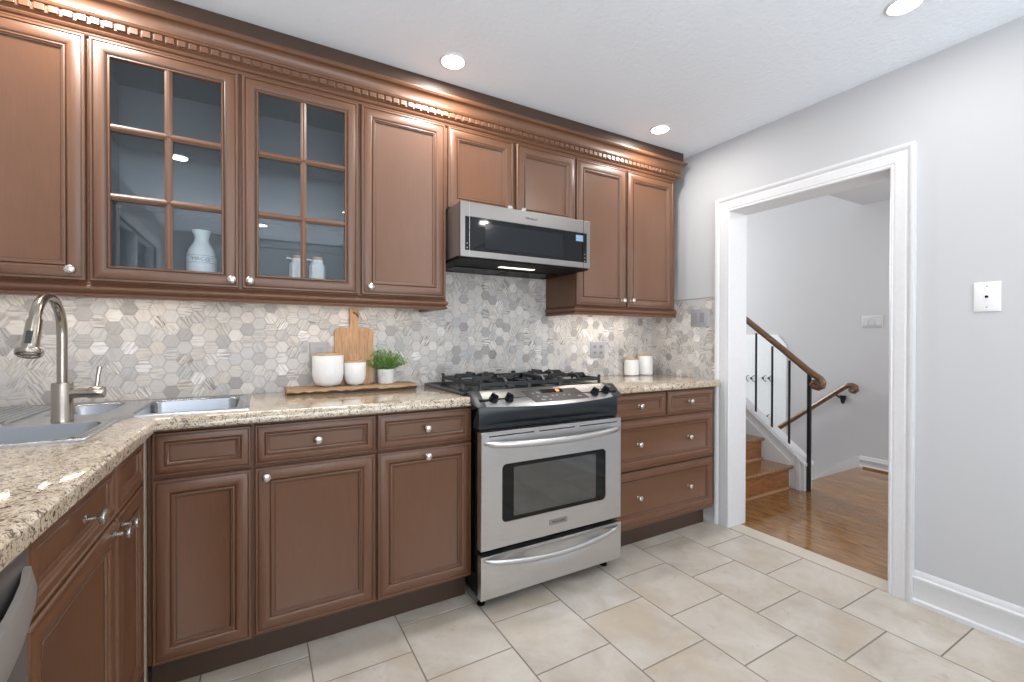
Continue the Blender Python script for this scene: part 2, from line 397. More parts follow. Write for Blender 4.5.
# ---- baseboards with a moulded top
def baseboard(name, fn, a0, a1, mat=TRIM, h=.145):
    pr = [(0, 0), (.022, 0), (.022, .018), (.016, .026), (.016, h - .045), (.019, h - .04), (.019, h - .028), (.012, h - .022), (.012, h - .012), (.006, h), (0, h)]
    m = M(); m.loft([[fn(a0, d, z) for d, z in pr], [fn(a1, d, z) for d, z in pr]]); return struct(obj(name, m, mat))
baseboard('baseboard_right', lambda a, d, z: (-d, a, z), YD1 - TW, YR + .02)
baseboard('baseboard_corner', lambda a, d, z: (-d, a, z), YD0 + TW, 0)
baseboard('baseboard_rear', lambda a, d, z: (a, YR + d, z), XL, -.02)
baseboard('baseboard_left', lambda a, d, z: (XL + d, a, z), YR + .02, -2.1)

# ---- marble hexagon backsplash
FF = .0535
def hexwall(name, fn, a0, a1, b0, b1, extra=None, phase=(0, 0)):
    m = M(); 
    rects = [(a0, a1, b0, b1)] + (extra or [])
    for r in rects: m.prism([(r[0], r[2]), (r[1], r[2]), (r[1], r[3]), (r[0], r[3])], fn, 0, .0062)
    dx = FF * math.sqrt(3) / 2; rr = (FF - .0022) / math.sqrt(3)
    A0 = min(r[0] for r in rects); A1 = max(r[1] for r in rects); B0 = min(r[2] for r in rects); B1 = max(r[3] for r in rects)
    for i in range(-2, int((A1 - A0) / dx) + 3):
        for j in range(-2, int((B1 - B0) / FF) + 3):
            ca = A0 + phase[0] + i * dx; cb = B0 + phase[1] + j * FF + (FF / 2 if i % 2 else 0)
            seed = (random.random(), random.random(), random.random()); th = random.choice((0, PI / 3, 2 * PI / 3)); ox, oy = random.uniform(-40, 40), random.uniform(-40, 40)
            hx = [(ca + rr * math.cos(PI / 3 * q), cb + rr * math.sin(PI / 3 * q)) for q in range(6)]
            for r in rects:
                p = clip(hx, *r)
                if p and len(p) >= 3:
                    slab(m, p, fn, .0078, seed, lambda a, b: ((a - ca) * math.cos(th) + (b - cb) * math.sin(th) + ox, -(a - ca) * math.sin(th) + (b - cb) * math.cos(th) + oy), .0008)
    return obj(name, m, [HGROUT, HEX], smooth=0, recalc=False)
o = struct(hexwall('backsplash_back', lambda a, b, h: (a, -h, b), XL, -.008, .912, 1.352, [(-1.735, -.95, 1.352, 1.80)])); o['label'] = 'hexagon marble tile backsplash behind range and counters'
o = struct(hexwall('backsplash_side', lambda a, b, h: (-h, a, b), YD0 + TW, 0, .912, 1.433, None, (.013, .02))); o['label'] = 'hexagon marble tile backsplash on the doorway wall'
struct(obj('trim_4', M().box(-.010, 0, YD0 + TW, 0, 1.433, 1.436), plain('tile_edge_strip', (150, 150, 150), .4)))

# ------------------------------------------------------------------ hall beyond the doorway
HXF, YS = 2.24, -.385
m = M(); m.box(.10, 2.24, -3.2, YS, -.15, 0).box(.10, 1.08, YS, 1.6, -.15, -.002)
struct(obj('floor_hall', m, OAK))
m = M(); m.box(HXF, HXF + .1, -3.2, 2.6, -1.6, 3.4); struct(obj('wall_hall_far', m, HALLW))
m = M(); m.box(.13, 2.34, 2.6, 2.7, -1.6, 3.4); m.box(.06, .13, .12, 2.6, 0, 3.4); struct(obj('wall_hall_left', m, HALLW))
m = M(); m.box(.13, .55, -3.3, -3.2, 0, 2.4).box(2.05, 2.34, -3.3, -3.2, 0, 2.4).box(.55, 2.05, -3.3, -3.2, 2.2, 2.4); struct(obj('wall_hall_right', m, HALLW))
m = M(); m.box(.13, 2.24, -3.2, -.40, 2.385, 3.4); m.box(.06, 2.34, -.40, 2.7, 3.4, 3.5); struct(obj('ceiling_hall', m, HALLW))
m = M(); m.box(1.19, HXF, -.40, -.387, -1.7, -.001); m.box(1.19, HXF, -.385, 2.6, -1.7, -1.51); struct(obj('wall_stairwell', m, HALLW))
baseboard('baseboard_hall', lambda a, d, z: (HXF - d, a, z), -3.2, -.40, h=.105)
struct(obj('trim_5', M().box(HXF - .034, HXF - .022, -3.2, -.43, 0, .014), OAK))
# skirting that drops with the stairs going down
m = M(); m.prism([(-.40, .10), (-.37, .095), (1.3, -1.26), (1.3, -1.40), (-.40, -.04)], lambda a, b, h: (HXF - h, a, b), 0, .014); struct(obj('trim_6', m, TRIM))
# stairs down
m = M()
for i in range(7):
    m.box(1.19, HXF - .014, YS + .225 * i, YS + .225 * (i + 1) + .02, -1.5, -.19 * (i + 1))
t = tag(obj('stairs', m, OAK), 'wooden stairs going down behind the landing edge beside the hall wall', 'stairs')

# stairs up
st = thing('staircase', (.62, -.3, 0), 'oak staircase climbing out of view beside the white sloping stringer', 'stairs')
NS = 7
for i in range(NS):
    yr = -.40 + .222 * i; z0 = .178 * i; z1 = .178 * (i + 1)
    obj('riser', M().box(.16, 1.080, yr, yr + .02, z0, z1 - .024), grain_r if i else (grain_r := grained('oak_riser', (110, 66, 36), (144, 92, 52), (168, 114, 68), (1.5, 8, 6), .3, .2)), st)
    obj('tread', M().box(.16, 1.098, yr - .028, yr + .225, z1 - .024, z1), OAK, st, bevel=.008)
    if i < 2: obj('shoe_moulding', M().box(.16, 1.080, yr - .012, yr, z0, z0 + .014), grained('pale_oak_strip', (150, 110, 80), (170, 130, 98), (184, 146, 112)), st)
# stringer wall
sl = .784
def zt(y): return .236 + (y + .50) * sl
m = M(); m.prism([(-.505, 0), (-.505, .225), (-.49, zt(-.49)), (1.25, zt(1.25)), (1.25, -1.5), (-.385, -1.5), (-.385, 0)], lambda a, b, h: (1.095 + h, a, b), 0, .110)
m.prism([(-.40, -.002), (-.40, zt(-.40) - .10), (1.25, zt(1.25) - .10), (1.25, -.002)], lambda a, b, h: (1.080 + h, a, b), 0, .02)
# cap moulding
m.prism([(-.512, zt(-.512) - .035), (-.512, zt(-.512) - .012), (1.25, zt(1.25) - .012), (1.25, zt(1.25) - .035)], lambda a, b, h: (1.084 + h, a, b), 0, .132)
m.prism([(-.478, 0), (-.478, zt(-.478) - .03), (-.448, zt(-.448) - .05), (-.448, 0)], lambda a, b, h: (1.084 + h, a, b), 0, .02)
struct(obj('trim_7', m, TRIM, bevel=.002))

rt = thing('stair_railing', (1.135, -.5, 0), 'walnut handrail on black square balusters above the white stringer', 'railing')
obj('newel_post', M().box(1.123, 1.147, -.530, -.506, 0, .905), BLK, rt, bevel=.002)
for yb in (-.37, -.233, -.096, .041, .178, .315):
    obj('baluster', M().box(1.129, 1.141, yb - .006, yb + .006, zt(yb) - .014, .887 + (yb + .564) * .8 - .045), BLK, rt)
def rail_mesh(x, pts, r, n=12): m = M(); m.tube([(x, y, z) for y, z in pts], r, n, 0, 1.25); return m
pts = [(1.1, 2.20), (-.50, .935 - .03)]
hp = [(1.1, .887 + (1.1 + .564) * .8), (.3, .887 + .864 * .8), (-.30, .887 + .264 * .8), (-.50, .887 + .064 * .8 - .006), (-.56, .890), (-.595, .868), (-.612, .84), (-.606, .813), (-.582, .800), (-.556, .806), (-.545, .824), (-.556, .838), (-.570, .838)]
obj('handrail', rail_mesh(1.135, hp, .024), RAIL, rt)
wr = thing('wall_handrail', (HXF, -.0, .2), 'walnut handrail with curled end fixed to the hall wall', 'handrail')
hp = [(.33, .215), (.0, .482), (-.25, .685), (-.305, .728), (-.335, .745), (-.365, .745), (-.388, .730), (-.392, .706), (-.376, .690), (-.354, .692), (-.346, .706), (-.354, .716)]
obj('rail', rail_mesh(HXF - .07, hp, [.022] * 3 + [.022, .023, .024, .024, .023, .022, .02, .018, .014]), RAIL, wr)
m = M(); m.tube([(HXF - .07, -.222, .650), (HXF - .06, -.25, .625), (HXF - .02, -.262, .615)], .008, 8)
m.lathe([(.0, 0), (.022, .001), (.022, .006), (.012, .012), (0, .014)], (HXF, -.265, .615), (-1, 0, 0), 14)
m.prism([(-.29, .64), (-.24, .64), (-.252, .575), (-.265, .56), (-.278, .575)], lambda a, b, h: (HXF - .012 - h, a, b), 0, .02)
obj('rail_bracket', m, BLK, wr)

# white panelled board with the coat hooks
pn = obj('hall_wall_panel', M().prism([(.258, -.9), (.258, 1.10), (.345, 1.212), (2.3, 1.212), (2.3, -.9)], lambda a, b, h: (HXF - h, a, b), 0, .012), plain('cool_white_panel', (242, 247, 249), .35), bevel=.004)
tag(pn, 'white painted wall panel with a clipped corner behind the balusters', 'wall panel')
def hook(y, z, s=1.0):
    m = M(); x = HXF - .012
    m.lathe([(0, 0), (.012 * s, 0), (.012 * s, .006), (.006, .012), (0, .013)], (x, y, z), (-1, 0, 0), 12)
    R0 = .038 * s; cy = y - .022 * s - R0
    m.tube([(x - .012 - .02 * math.sin(PI * k / 12), cy + R0 * math.cos(-1.15 + 2.3 * k / 12), z + R0 * math.sin(-1.15 + 2.3 * k / 12)) for k in range(13)], .0032, 6)
    m.tube([(x - .006, y, z), (x - .022, y - .012 * s, z), (x - .032, cy + R0, z)], .003, 6)
    return m
for k, (y, z) in enumerate(((.70, .728), (.634, .731), (.505, .742), (.440, .746))):
    tag(obj('coat_hook', hook(y, z), BLK), ['black double coat hook nearest the door jamb on the white panel', 'second black coat hook from the door jamb', 'third black coat hook from the door jamb between the balusters', 'black coat hook farthest from the door jamb on the white panel'][k], 'hook', 'coat hooks on the white panel')
tag(obj('coat_hook', hook(.455, .335, .7), BLK), 'small low black hook just above the white stringer', 'hook')

# ------------------------------------------------------------------ plates and switches
def plate(name, fn, a0, a1, b0, b1, mat, label, cat, insets, parts='rocker'):
    root = thing(name, fn((a0 + a1) / 2, b0, 0), label, cat)
    m = M(); m.loft([[fn(*p, 0) for p in ((a0, b0), (a1, b0), (a1, b1), (a0, b1))], [fn(*p, .004) for p in ((a0, b0), (a1, b0), (a1, b1), (a0, b1))],
                     [fn(*p, .0065) for p in ((a0 + .004, b0 + .004), (a1 - .004, b0 + .004), (a1 - .004, b1 - .004), (a0 + .004, b1 - .004))]])
    obj('cover_plate', m, mat, root)
    for q in insets:
        kind, c, w, h, z = q; mc = M()
        if kind == 'rocker':
            mc.loft([[fn(*p, .006) for p in ((c - w, z - h), (c + w, z - h), (c + w, z + h), (c - w, z + h))],
                     [fn(c - w, z - h, .0115), fn(c + w, z - h, .0115), fn(c + w, z + h, .0075), fn(c - w, z + h, .0075)]])
            obj('rocker', mc, GREYR if mat is GREYP else mat, root)
        elif kind == 'socket':
            mc.loft([[fn(c + w * math.cos(t * PI / 8), z + h * math.sin(t * PI / 8), hh) for t in range(16)] for hh in (.006, .0085)]); obj('socket', mc, GREYR, root)
            ms = M()
            for sx in (-.005, .005): ms.prism([(c + sx - .001, z), (c + sx + .001, z), (c + sx + .001, z + .008), (c + sx - .001, z + .008)], fn, .0084, .0092)
            obj('slot', ms, BLKE, root)
        elif kind == 'hole':
            mc.loft([[fn(c + w * math.cos(t * PI / 8), z + w * math.sin(t * PI / 8), hh) for t in range(16)] for hh in (.006, .012)]); obj('coax_jack', mc, BLKE, root)
        elif kind == 'screw':
            mc.loft([[fn(c + w * math.cos(t * PI / 4), z + w * math.sin(t * PI / 4), hh) for t in range(8)] for hh in (.006, .0075)]); obj('screw', mc, GREYP, root)
fb = lambda a, b, h: (a, -.0078 - h, b); fr = lambda a, b, h: (-.0078 - h, a, b); frw = lambda a, b, h: (-h, a, b); fh = lambda a, b, h: (HXF - h, a, b)
plate('light_switch', fr, -.478, -.352, 1.247, 1.365, GREYP, 'grey double rocker switch on the side tile wall by the doorway', 'switch', [('rocker', -.44, .016, .033, 1.306), ('rocker', -.39, .016, .033, 1.306)])
plate('cable_outlet', frw, -1.790, -1.713, 1.279, 1.397, WHP, 'white cable jack plate on the grey wall right of the doorway', 'outlet', [('hole', -1.7515, .005, .005, 1.338), ('screw', -1.7515, .003, .003, 1.380), ('screw', -1.7515, .003, .003, 1.296)])
plate('light_switch', fh, -.560, -.404, 1.272, 1.378, plain('hall_switch_plastic', (210, 211, 213), .35), 'white triple rocker switch on the far hall wall', 'switch', [('rocker', -.53, .017, .034, 1.325), ('rocker', -.482, .017, .034, 1.325), ('rocker', -.434, .017, .034, 1.325)])
plate('wall_outlet', fb, -.590, -.466, 1.036, 1.145, GREYP, 'grey double outlet on the tiles right of the range', 'outlet', [('socket', -.556, .016, .013, 1.07), ('socket', -.556, .016, .013, 1.112), ('socket', -.502, .016, .013, 1.07), ('socket', -.502, .016, .013, 1.112)])
plate('wall_outlet', fb, -2.322, -2.237, 1.030, 1.148, GREYP, 'grey outlet on the tiles behind the large white canister', 'outlet', [('rocker', -2.279, .017, .034, 1.089)])

# ------------------------------------------------------------------ recessed lights
def downlight(x, y, label, power=3.0):
    t = thing('recessed_light', (x, y, HC), label, 'ceiling light', 'recessed ceiling lights')
    m = M(); m.lathe([(.050, -.002), (.050, -.006), (.054, -.007), (.058, -.004), (.060, 0), (.050, 0)], (x, y, HC), (0, 0, 1), 32, caps=False); obj('trim_ring', m, TRIM, t)
    m = M(); m.lathe([(0, -.0055), (.051, -.0055), (.051, -.001), (0, -.001)], (x, y, HC), (0, 0, 1), 32, caps=False); obj('lens', m, LAMPM, t)
    area('recessed_lamp', (x, y, HC - .014), (0, 0, -1), .09, .09, power, (1.0, .965, .92), 'DISK')
    return t
downlight(-1.783, -.507, 'round recessed ceiling light above the tall cabinet and range, leftmost in view', 9.5)
downlight(-.483, -.509, 'round recessed ceiling light nearest the far room corner', 6.5)
downlight(-.467, -1.646, 'round recessed ceiling light at the top right above the doorway wall')
downlight(-3.08, -.507, 'round recessed ceiling light above the sink corner', 9.5)
for x, y in ((-1.78, -1.65), (-1.78, -2.8), (-.47, -2.8), (-3.0, -2.0), (-1.1, -3.8), (-2.5, -3.8)):
    downlight(x, y, 'round recessed ceiling light in the part of the room behind the camera')
tl = downlight(1.5, -1.8, 'added round recessed ceiling light out of view in the hall', 8)  # lamp and fixture added out of sight to light the hall
for o_ in [tl] + list(tl.children): o_.location.z += (-.015 if o_ is tl else 0)
bpy.data.objects[[o.name for o in COL.objects if o.name.startswith('recessed_lamp')][-1]].location.z = 2.365

# ------------------------------------------------------------------ cabinets
PD = [(0, -.020), (0, -.004), (.003, 0), (.008, .0005), (.010, -.0025), (.013, -.001), (.020, .0015), (.030, .0025), (.040, .0012), (.046, -.002), (.048, -.0045), (.050, -.0005), (.0545, 0), (.056, -.003), (.0605, -.0045), (.062, -.0085), (.065, -.010)]
PDR = [(0, -.020), (0, -.004), (.003, 0), (.007, .0005), (.009, -.0025), (.012, -.001), (.020, .0015), (.028, .0012), (.033, -.003), (.035, -.0005), (.038, 0), (.040, -.004), (.0445, -.006), (.046, -.010), (.048, -.010)]
def scaled(prof, s): return [(a * s, b) for a, b in prof]
def panel(m, fn, a0, a1, b0, b1, prof, centre=True, raised=False):
    rings = [[fn(a0 + i, b0 + i, h), fn(a1 - i, b0 + i, h), fn(a1 - i, b1 - i, h), fn(a0 + i, b1 - i, h)] for i, h in ((p[0], p[1]) for p in prof)]
    rings = [[fn(a0 + i, b0 + i, h), fn(a1 - i, b0 + i, h), fn(a1 - i, b1 - i, h), fn(a0 + i, b1 - i, h)] for i, h in prof]
    if raised:
        i0 = prof[-1][0]
        for d, h in ((.004, -.009), (.016, -.003), (.018, -.002)): 
            i = i0 + d; rings.append([fn(a0 + i, b0 + i, h), fn(a1 - i, b0 + i, h), fn(a1 - i, b1 - i, h), fn(a0 + i, b1 - i, h)])
    dark = {4, 10, 15} if len(prof) > 15 else {4, 8, 13}
    for q in range(len(rings) - 1): m.loft([rings[q], rings[q + 1]], True, False, False, 1 if q in dark else 0)
    if centre: m.face(rings[-1]); m.face(rings[0][::-1])
    if not centre:
        m.loft([rings[-1], [fn(a, b, h) for (a, b, h) in [(a0 + prof[-1][0], b0 + prof[-1][0], -.02), (a1 - prof[-1][0], b0 + prof[-1][0], -.02), (a1 - prof[-1][0], b1 - prof[-1][0], -.02), (a0 + prof[-1][0], b1 - prof[-1][0], -.02)]], rings[0]], True, False, False)
    return m
def knob(parent, p, axis, name='knob', r=.0145, ln=.026):
    m = M(); m.lathe([(.0085, 0), (.0085, .002), (.0055, .004), (.005, ln - .012), (.007, ln - .010), (r * .93, ln - .006), (r, ln - .002), (r * .96, ln + .002), (r * .75, ln + .0045), (r * .4, ln + .006), (0, ln + .0062)], p, axis, 20)
    o = obj(name, m, NICK, parent); return o
YB, YU = -.575, -.320        # door fronts of the base and upper cabinets
fB = lambda a, b, h: (a, YB - h, b); fU = lambda a, b, h: (a, YU - h, b); XLF = -2.845; fL = lambda a, b, h: (XLF + h, a, b)

def body(root, x0, x1, y0, y1, z0, z1, name='cabinet_box', t=.018, hollow=False, mat=None):
    m = M()
    if not hollow: m.box(x0, x1, y0, y1, z0, z1)
    return obj(name, m, mat or WOOD, root)
ZD0, ZD1, ZR0, ZR1 = .128, .712, .722, .864

def base_unit(x0, x1, dx0, dx1, label, cols=None, blind=False):
    root = thing('base_cabinet', ((x0 + x1) / 2, -.28, 0), label, 'cabinet')
    if dx0: obj('cabinet_box', M().box(x0, x1, -.555, -.012, .115, .70).box(x0, x1, -.555, -.537, .70, .873), WOOD, root)
    else: body(root, x0, x1, -.555, -.012, .115, .873)
    obj('toe_kick', M().box(x0, x1, -.495, -.05, 0, .115), SHADEW, root)  # same wood as the doors; recess shade is put into the darker colour
    return root
b = base_unit(-2.845, -2.553, .70, 0, 'corner base cabinet without knobs, left of the two knobbed ones')
obj('door', panel(M(), fB, -2.832, -2.558, ZD0 - .008, ZD1, PD), [WOOD, GLAZE], b)
obj('drawer_front', panel(M(), fB, -2.832, -2.558, ZR0, ZR1, PDR), [WOOD, GLAZE], b)
b = base_unit(-2.553, -2.131, 0, 0, 'base cabinet with knob at its door corner, second from the range')
d = obj('door', panel(M(), fB, -2.548, -2.136, ZD0, ZD1, PD), [WOOD, GLAZE], b); knob(d, (-2.513, YB - .002, .682), (0, -1, 0))
d = obj('drawer', panel(M(), fB, -2.548, -2.136, ZR0, ZR1, PDR), [WOOD, GLAZE], b); knob(d, (-2.345, YB + .002, .794), (0, -1, 0))
b = base_unit(-2.131, -1.717, 0, 0, 'base cabinet directly left of the range with knob at its door top centre')
d = obj('door', panel(M(), fB, -2.127, -1.722, ZD0, ZD1, PD), [WOOD, GLAZE], b); knob(d, (-1.925, YB - .002, .680), (0, -1, 0))
d = obj('drawer', panel(M(), fB, -2.127, -1.722, ZR0, ZR1, PDR), [WOOD, GLAZE], b); knob(d, (-1.925, YB + .002, .794), (0, -1, 0))
b = base_unit(-.925, -.066, 0, 0, 'drawer base cabinet between the range and the doorway')
for (a0, a1, z0, z1, ks) in ((-.920, -.497, .730, .864, [-.708]), (-.485, -.074, .730, .864, [-.298]), (-.920, -.074, .447, .720, [-.708, -.298]), (-.920, -.074, .140, .437, [-.708, -.298])):
    d = obj('drawer', panel(M(), fB, a0, a1, z0, z1, PDR if z0 > .7 else PD), [WOOD, GLAZE], b)
    for k in ks: knob(d, (k, YB + .003 + (.0 if z0 > .7 else .007), (z0 + z1) / 2), (0, -1, 0))

# left run, facing +x
def left_unit(y0, y1, label):
    root = thing('base_cabinet', (-3.15, (y0 + y1) / 2, 0), label, 'cabinet')
    m = M(); m.box(-3.44, XLF - .02, y0, y1, .115, .70).box(XLF - .038, XLF - .02, y0, y1, .70, .873); obj('cabinet_box', m, WOOD, root)
    obj('toe_kick', M().box(-3.44, XLF - .10, y0, y1, 0, .115), SHADEW, root); return root  # toe kick colour darkened to carry the recess shade
b = left_unit(-.905, -.600, 'narrow base cabinet under the sink at the inner corner')
d = obj('door', panel(M(), fL, -.898, -.607, ZD0, ZD1, PD), [WOOD, GLAZE], b); knob(d, (XLF + .002, -.872, .686), (1, 0, 0), r=.0165, ln=.032)
obj('drawer_front', panel(M(), fL, -.898, -.607, ZR0, ZR1, PDR), [WOOD, GLAZE], b)
b = left_unit(-1.407, -.905, 'wide base cabinet between the dishwasher and the sink corner')
d = obj('door', panel(M(), fL, -1.400, -.912, ZD0, ZD1, PD), [WOOD, GLAZE], b); knob(d, (XLF + .002, -.950, .690), (1, 0, 0), r=.0165, ln=.032)
d = obj('drawer', panel(M(), fL, -1.400, -.912, ZR0, ZR1, PDR), [WOOD, GLAZE], b); knob(d, (XLF + .002, -1.156, .800), (1, 0, 0), r=.0165, ln=.032)
m = M(); m.box(-2.8475, -2.8435, -.598, -.576, .06, .873); tag(obj('corner_filler', m, plain('pale_worn_edge', (176, 160, 144), .5)), 'thin wooden filler strip in the inner corner between cabinet runs', 'filler strip')
b = thing('end_panel', (-3.15, -2.06, 0), 'wooden end panel closing the counter run beside the dishwasher', 'panel')
obj('panel_board', M().box(-3.44, XLF, -2.075, -2.05, 0, .873), WOOD, b)

# dishwasher
DWS = brushed('dishwasher_steel', (120, 116, 114), .36, metal=.45); DWH = brushed('dishwasher_handle_steel', (178, 174, 170), .3, metal=.5)
dw = thing('dishwasher', (-3.15, -1.74, 0), 'stainless dishwasher with bowed handle at the left edge', 'dishwasher')
obj('tub', M().box(-3.44, XLF - .02, -2.045, -1.412, .10, .868), BLKE, dw)
obj('door', M().box(XLF - .02, XLF + .004, -2.042, -1.414, .115, .850), DWS, dw, bevel=.004)
obj('toe_panel', M().box(-3.44, XLF - .06, -2.045, -1.412, 0, .10), BLKE, dw)
m = M(); rings = []
for i in range(17):
    s_ = i / 16; y = -2.03 + (.605) * s_; bow = math.sin(PI * s_) ** .7
    zc = .790 - .03 * bow; x = XLF + .008 + .030 * bow
    rings.append([(x - .008, y, zc - .035), (x + .003, y, zc - .033), (x + .010, y, zc), (x + .003, y, zc + .033), (x - .006, y, zc + .035), (x - .002, y, zc)])
m.loft(rings); obj('handle', m, DWH, dw)

# ---- countertops
def fill(outer, holes, z, flip=False):
    bm = bmesh.new(); loops = []
    for lp in [outer] + holes:
        vs = [bm.verts.new((x, y, z)) for x, y in lp]; loops.append(vs)
        for i in range(len(vs)): bm.edges.new((vs[i], vs[(i + 1) % len(vs)]))
    bmesh.ops.triangle_fill(bm, use_beauty=True, edges=bm.edges[:])
    bm.verts.index_update(); vs = [tuple(v.co) for v in bm.verts]; fs = [tuple(v.index for v in f.verts) for f in bm.faces]; bm.free()
    return vs, fs
def offset_poly(poly, d):
    n = len(poly); out = []
    ar = sum(poly[i][0] * poly[(i + 1) % n][1] - poly[(i + 1) % n][0] * poly[i][1] for i in range(n)); sg = 1 if ar > 0 else -1
    for i in range(n):
        p0, p1, p2 = Vector(poly[i - 1]), Vector(poly[i]), Vector(poly[(i + 1) % n])
        e1 = (p1 - p0).normalized(); e2 = (p2 - p1).normalized()
        n1 = Vector((e1.y, -e1.x)) * sg; n2 = Vector((e2.y, -e2.x)) * sg
        k = (n1 + n2); k = k / max(k.dot(n1), .2)
        out.append((p1.x + k.x * d, p1.y + k.y * d))
    return out
def counter(name, outer, holes, label, zt_=.914, zb=.876):
    m = M()
    prof = [(-.009, zt_), (-.0075, zt_ - .0004), (-.001, zt_ - .0065), (0, zt_ - .0085), (0, zb + .004), (-.0035, zb)]
    rings = [[(x, y, z) for x, y in offset_poly(outer, o_)] for o_, z in prof]
    m.loft(rings, True, False, False)
    for z, off in ((zt_, prof[0][0]), (zb, prof[-1][0])):
        v, f = fill(offset_poly(outer, off), holes, z); m.add(v, f)
    for h in holes: m.loft([[(x, y, zt_) for x, y in h], [(x, y, zb) for x, y in h]], True, False, False)
    return tag(obj(name, m, GRAN, smooth=30), label, 'countertop')
YCF = -.604
SINKL = [(-3.375, -.075), (-2.566, -.075), (-2.566, -.532), (-2.882, -.532), (-2.906, -.600), (-2.906, -.895), (-3.375, -.895)]
counter('countertop', [(XL + .002, -.009), (-1.721, -.009), (-1.721, YCF), (-2.812, YCF), (-2.812, -2.09), (XL + .002, -2.09)], [offset_poly(SINKL, -.012)], 'speckled beige granite countertop turning the corner around the sink')
counter('countertop', [(-.928, -.009), (-.009, -.009), (-.009, YD0 + TW + .002), (-.033, YD0 + TW - .004), (-.045, YCF), (-.928, YCF)], [], 'short speckled beige granite countertop right of the range')

# ---- sink
sk = thing('corner_sink', (-2.97, -.48, .90), 'stainless butterfly corner sink with three bowls set in the granite', 'sink')
def rrect(x0, x1, y0, y1, r, n=5):
    out = []
    for cx, cy, a in ((x1 - r, y1 - r, 0), (x0 + r, y1 - r, PI / 2), (x0 + r, y0 + r, PI), (x1 - r, y0 + r, 3 * PI / 2)):
        for k in range(n + 1): t = a + PI / 2 * k / n; out.append((cx + r * math.cos(t), cy + r * math.sin(t)))
    return out
bowls = [(-3.335, -2.935, -.865, -.592, .05, .17), (-2.902, -2.602, -.500, -.128, .045, .17), (-3.135, -2.975, -.425, -.125, .04, .09)]
m = M(); holes = [rrect(*b_[:5]) for b_ in bowls]
v, f = fill(offset_poly(SINKL, -.010), holes, .9185); m.add(v, f)
m.loft([[(x, y, z) for x, y in offset_poly(SINKL, o_)] for o_, z in ((-.010, .9185), (-.006, .9205), (-.002, .9195), (0, .9165), (0, .9142))], True, False, False)
obj('rim', m, SINK, sk)
for b_, h in zip(bowls, holes):
    m = M(); dp = b_[5]
    cx, cy = (b_[0] + b_[1]) / 2, (b_[2] + b_[3]) / 2
    prof = [(0, .9185), (.003, .9165), (.006, .910), (.012, .9185 - dp + .03), (.018, .9185 - dp + .012), (.032, .9185 - dp + .002), (.05, .9185 - dp)]
    m.loft([[(x, y, z) for x, y in offset_poly(h, -o_)] for o_, z in prof], True, False, True)
    bw = obj('bowl', m, SINKB, sk)
    m = M(); m.lathe([(.0, .001), (.035, .001), (.042, .004), (.045, 0)], (cx, cy, .9185 - dp), (0, 0, 1), 24, caps=False); obj('drain', m, NICK, bw)
m = M()
for k in range(9):
    x = -3.350 + k * .022; m.tube([(x, -.53, .9185), (x, -.50, .9215), (x, -.16, .9215), (x, -.13, .9185)], .0045, 8)
obj('drainboard_ribs', m, SINK, sk)

# ---- faucet
FX, FY = -3.050, -.530
fc = thing('kitchen_faucet', (FX, FY, .9185), 'brushed nickel gooseneck faucet with side lever at the corner sink', 'faucet')
m = M(); m.lathe([(.0, 0), (.0258, 0), (.0258, .003), (.0248, .006), (.0248, .112), (.0235, .1145), (0, .1145)], (FX, FY, .9185), (0, 0, 1), 32); obj('base', m, FAUC, fc)
pts = [(FX, FY, 1.03), (FX, FY, 1.10), (FX, FY, 1.174)]
RA = .097
for k in range(0, 13):
    a = PI * k / 12 * .93; pts.append((FX, FY - RA + RA * math.cos(a), 1.184 + RA * 1.02 * math.sin(a)))
m = M(); m.tube(pts, .0123, 20); obj('spout', m, FAUC, fc)
e = Vector(pts[-1]); dr = (Vector(pts[-1]) - Vector(pts[-2])).normalized()
dr = (dr + Vector((0, -.05, 0))).normalized()
m = M(); m.lathe([(.0123, -.012), (.0152, -.010), (.0160, .0), (.0165, .03), (.0172, .064), (.0165, .068), (.0165, .072), (.026, .075), (.0275, .080), (.026, .088), (.020, .092), (0, .092)], e, dr, 28); sh = obj('spray_head', m, FAUC, fc)
m = M(); m.prism([(-.006, .02), (.006, .02), (.006, .055), (-.006, .055)], lambda a, b, h: tuple(e + dr * b + Vector((a, 0, 0)) + Vector((0, -1, 0)) * h), .012, .020); obj('spray_button', m, CHAR, sh)
m = M(); m.lathe([(.0, .015), (.0165, .015), (.0165, .060), (.0, .060)], (FX, FY, 1.0), (1, 0, 0), 24)
m.lathe([(.0, .061), (.0190, .061), (.0196, .064), (.0196, .092), (.017, .097), (0, .096)], (FX, FY, 1.0), (1, 0, 0), 24)
m.tube([(FX + .078, FY, 1.014), (FX + .080, FY + .004, 1.05), (FX + .084, FY + .006, 1.078)], [.005, .0054, .006], 10); obj('lever', m, FAUC, fc)

# ---- upper cabinets
ZU0, ZU1 = 1.360, 2.203
YBK = -.010
def upper(x0, x1, z0, label):
    return thing('upper_cabinet', ((x0 + x1) / 2, -.15, z0), label, 'cabinet')
def solid_upper(x0, x1, z0, doors, label, knobs):
    u = upper(x0, x1, z0, label)
    obj('cabinet_box', M().box(x0, x1, -.300, YBK, z0, 2.204), WOOD, u)
    for (a0, a1), k in zip(doors, knobs):
        d = obj('door', panel(M(), fU, a0, a1, z0 + .004, ZU1, PD), [WOOD, GLAZE], u)
        if k: knob(d, (k[0], YU, k[1]), (0, -1, 0))
    return u
solid_upper(XL, -3.045, ZU0, [(-3.452, -3.050)], 'tall solid-door upper cabinet above the sink at the far left', [(-3.084, 1.397)])
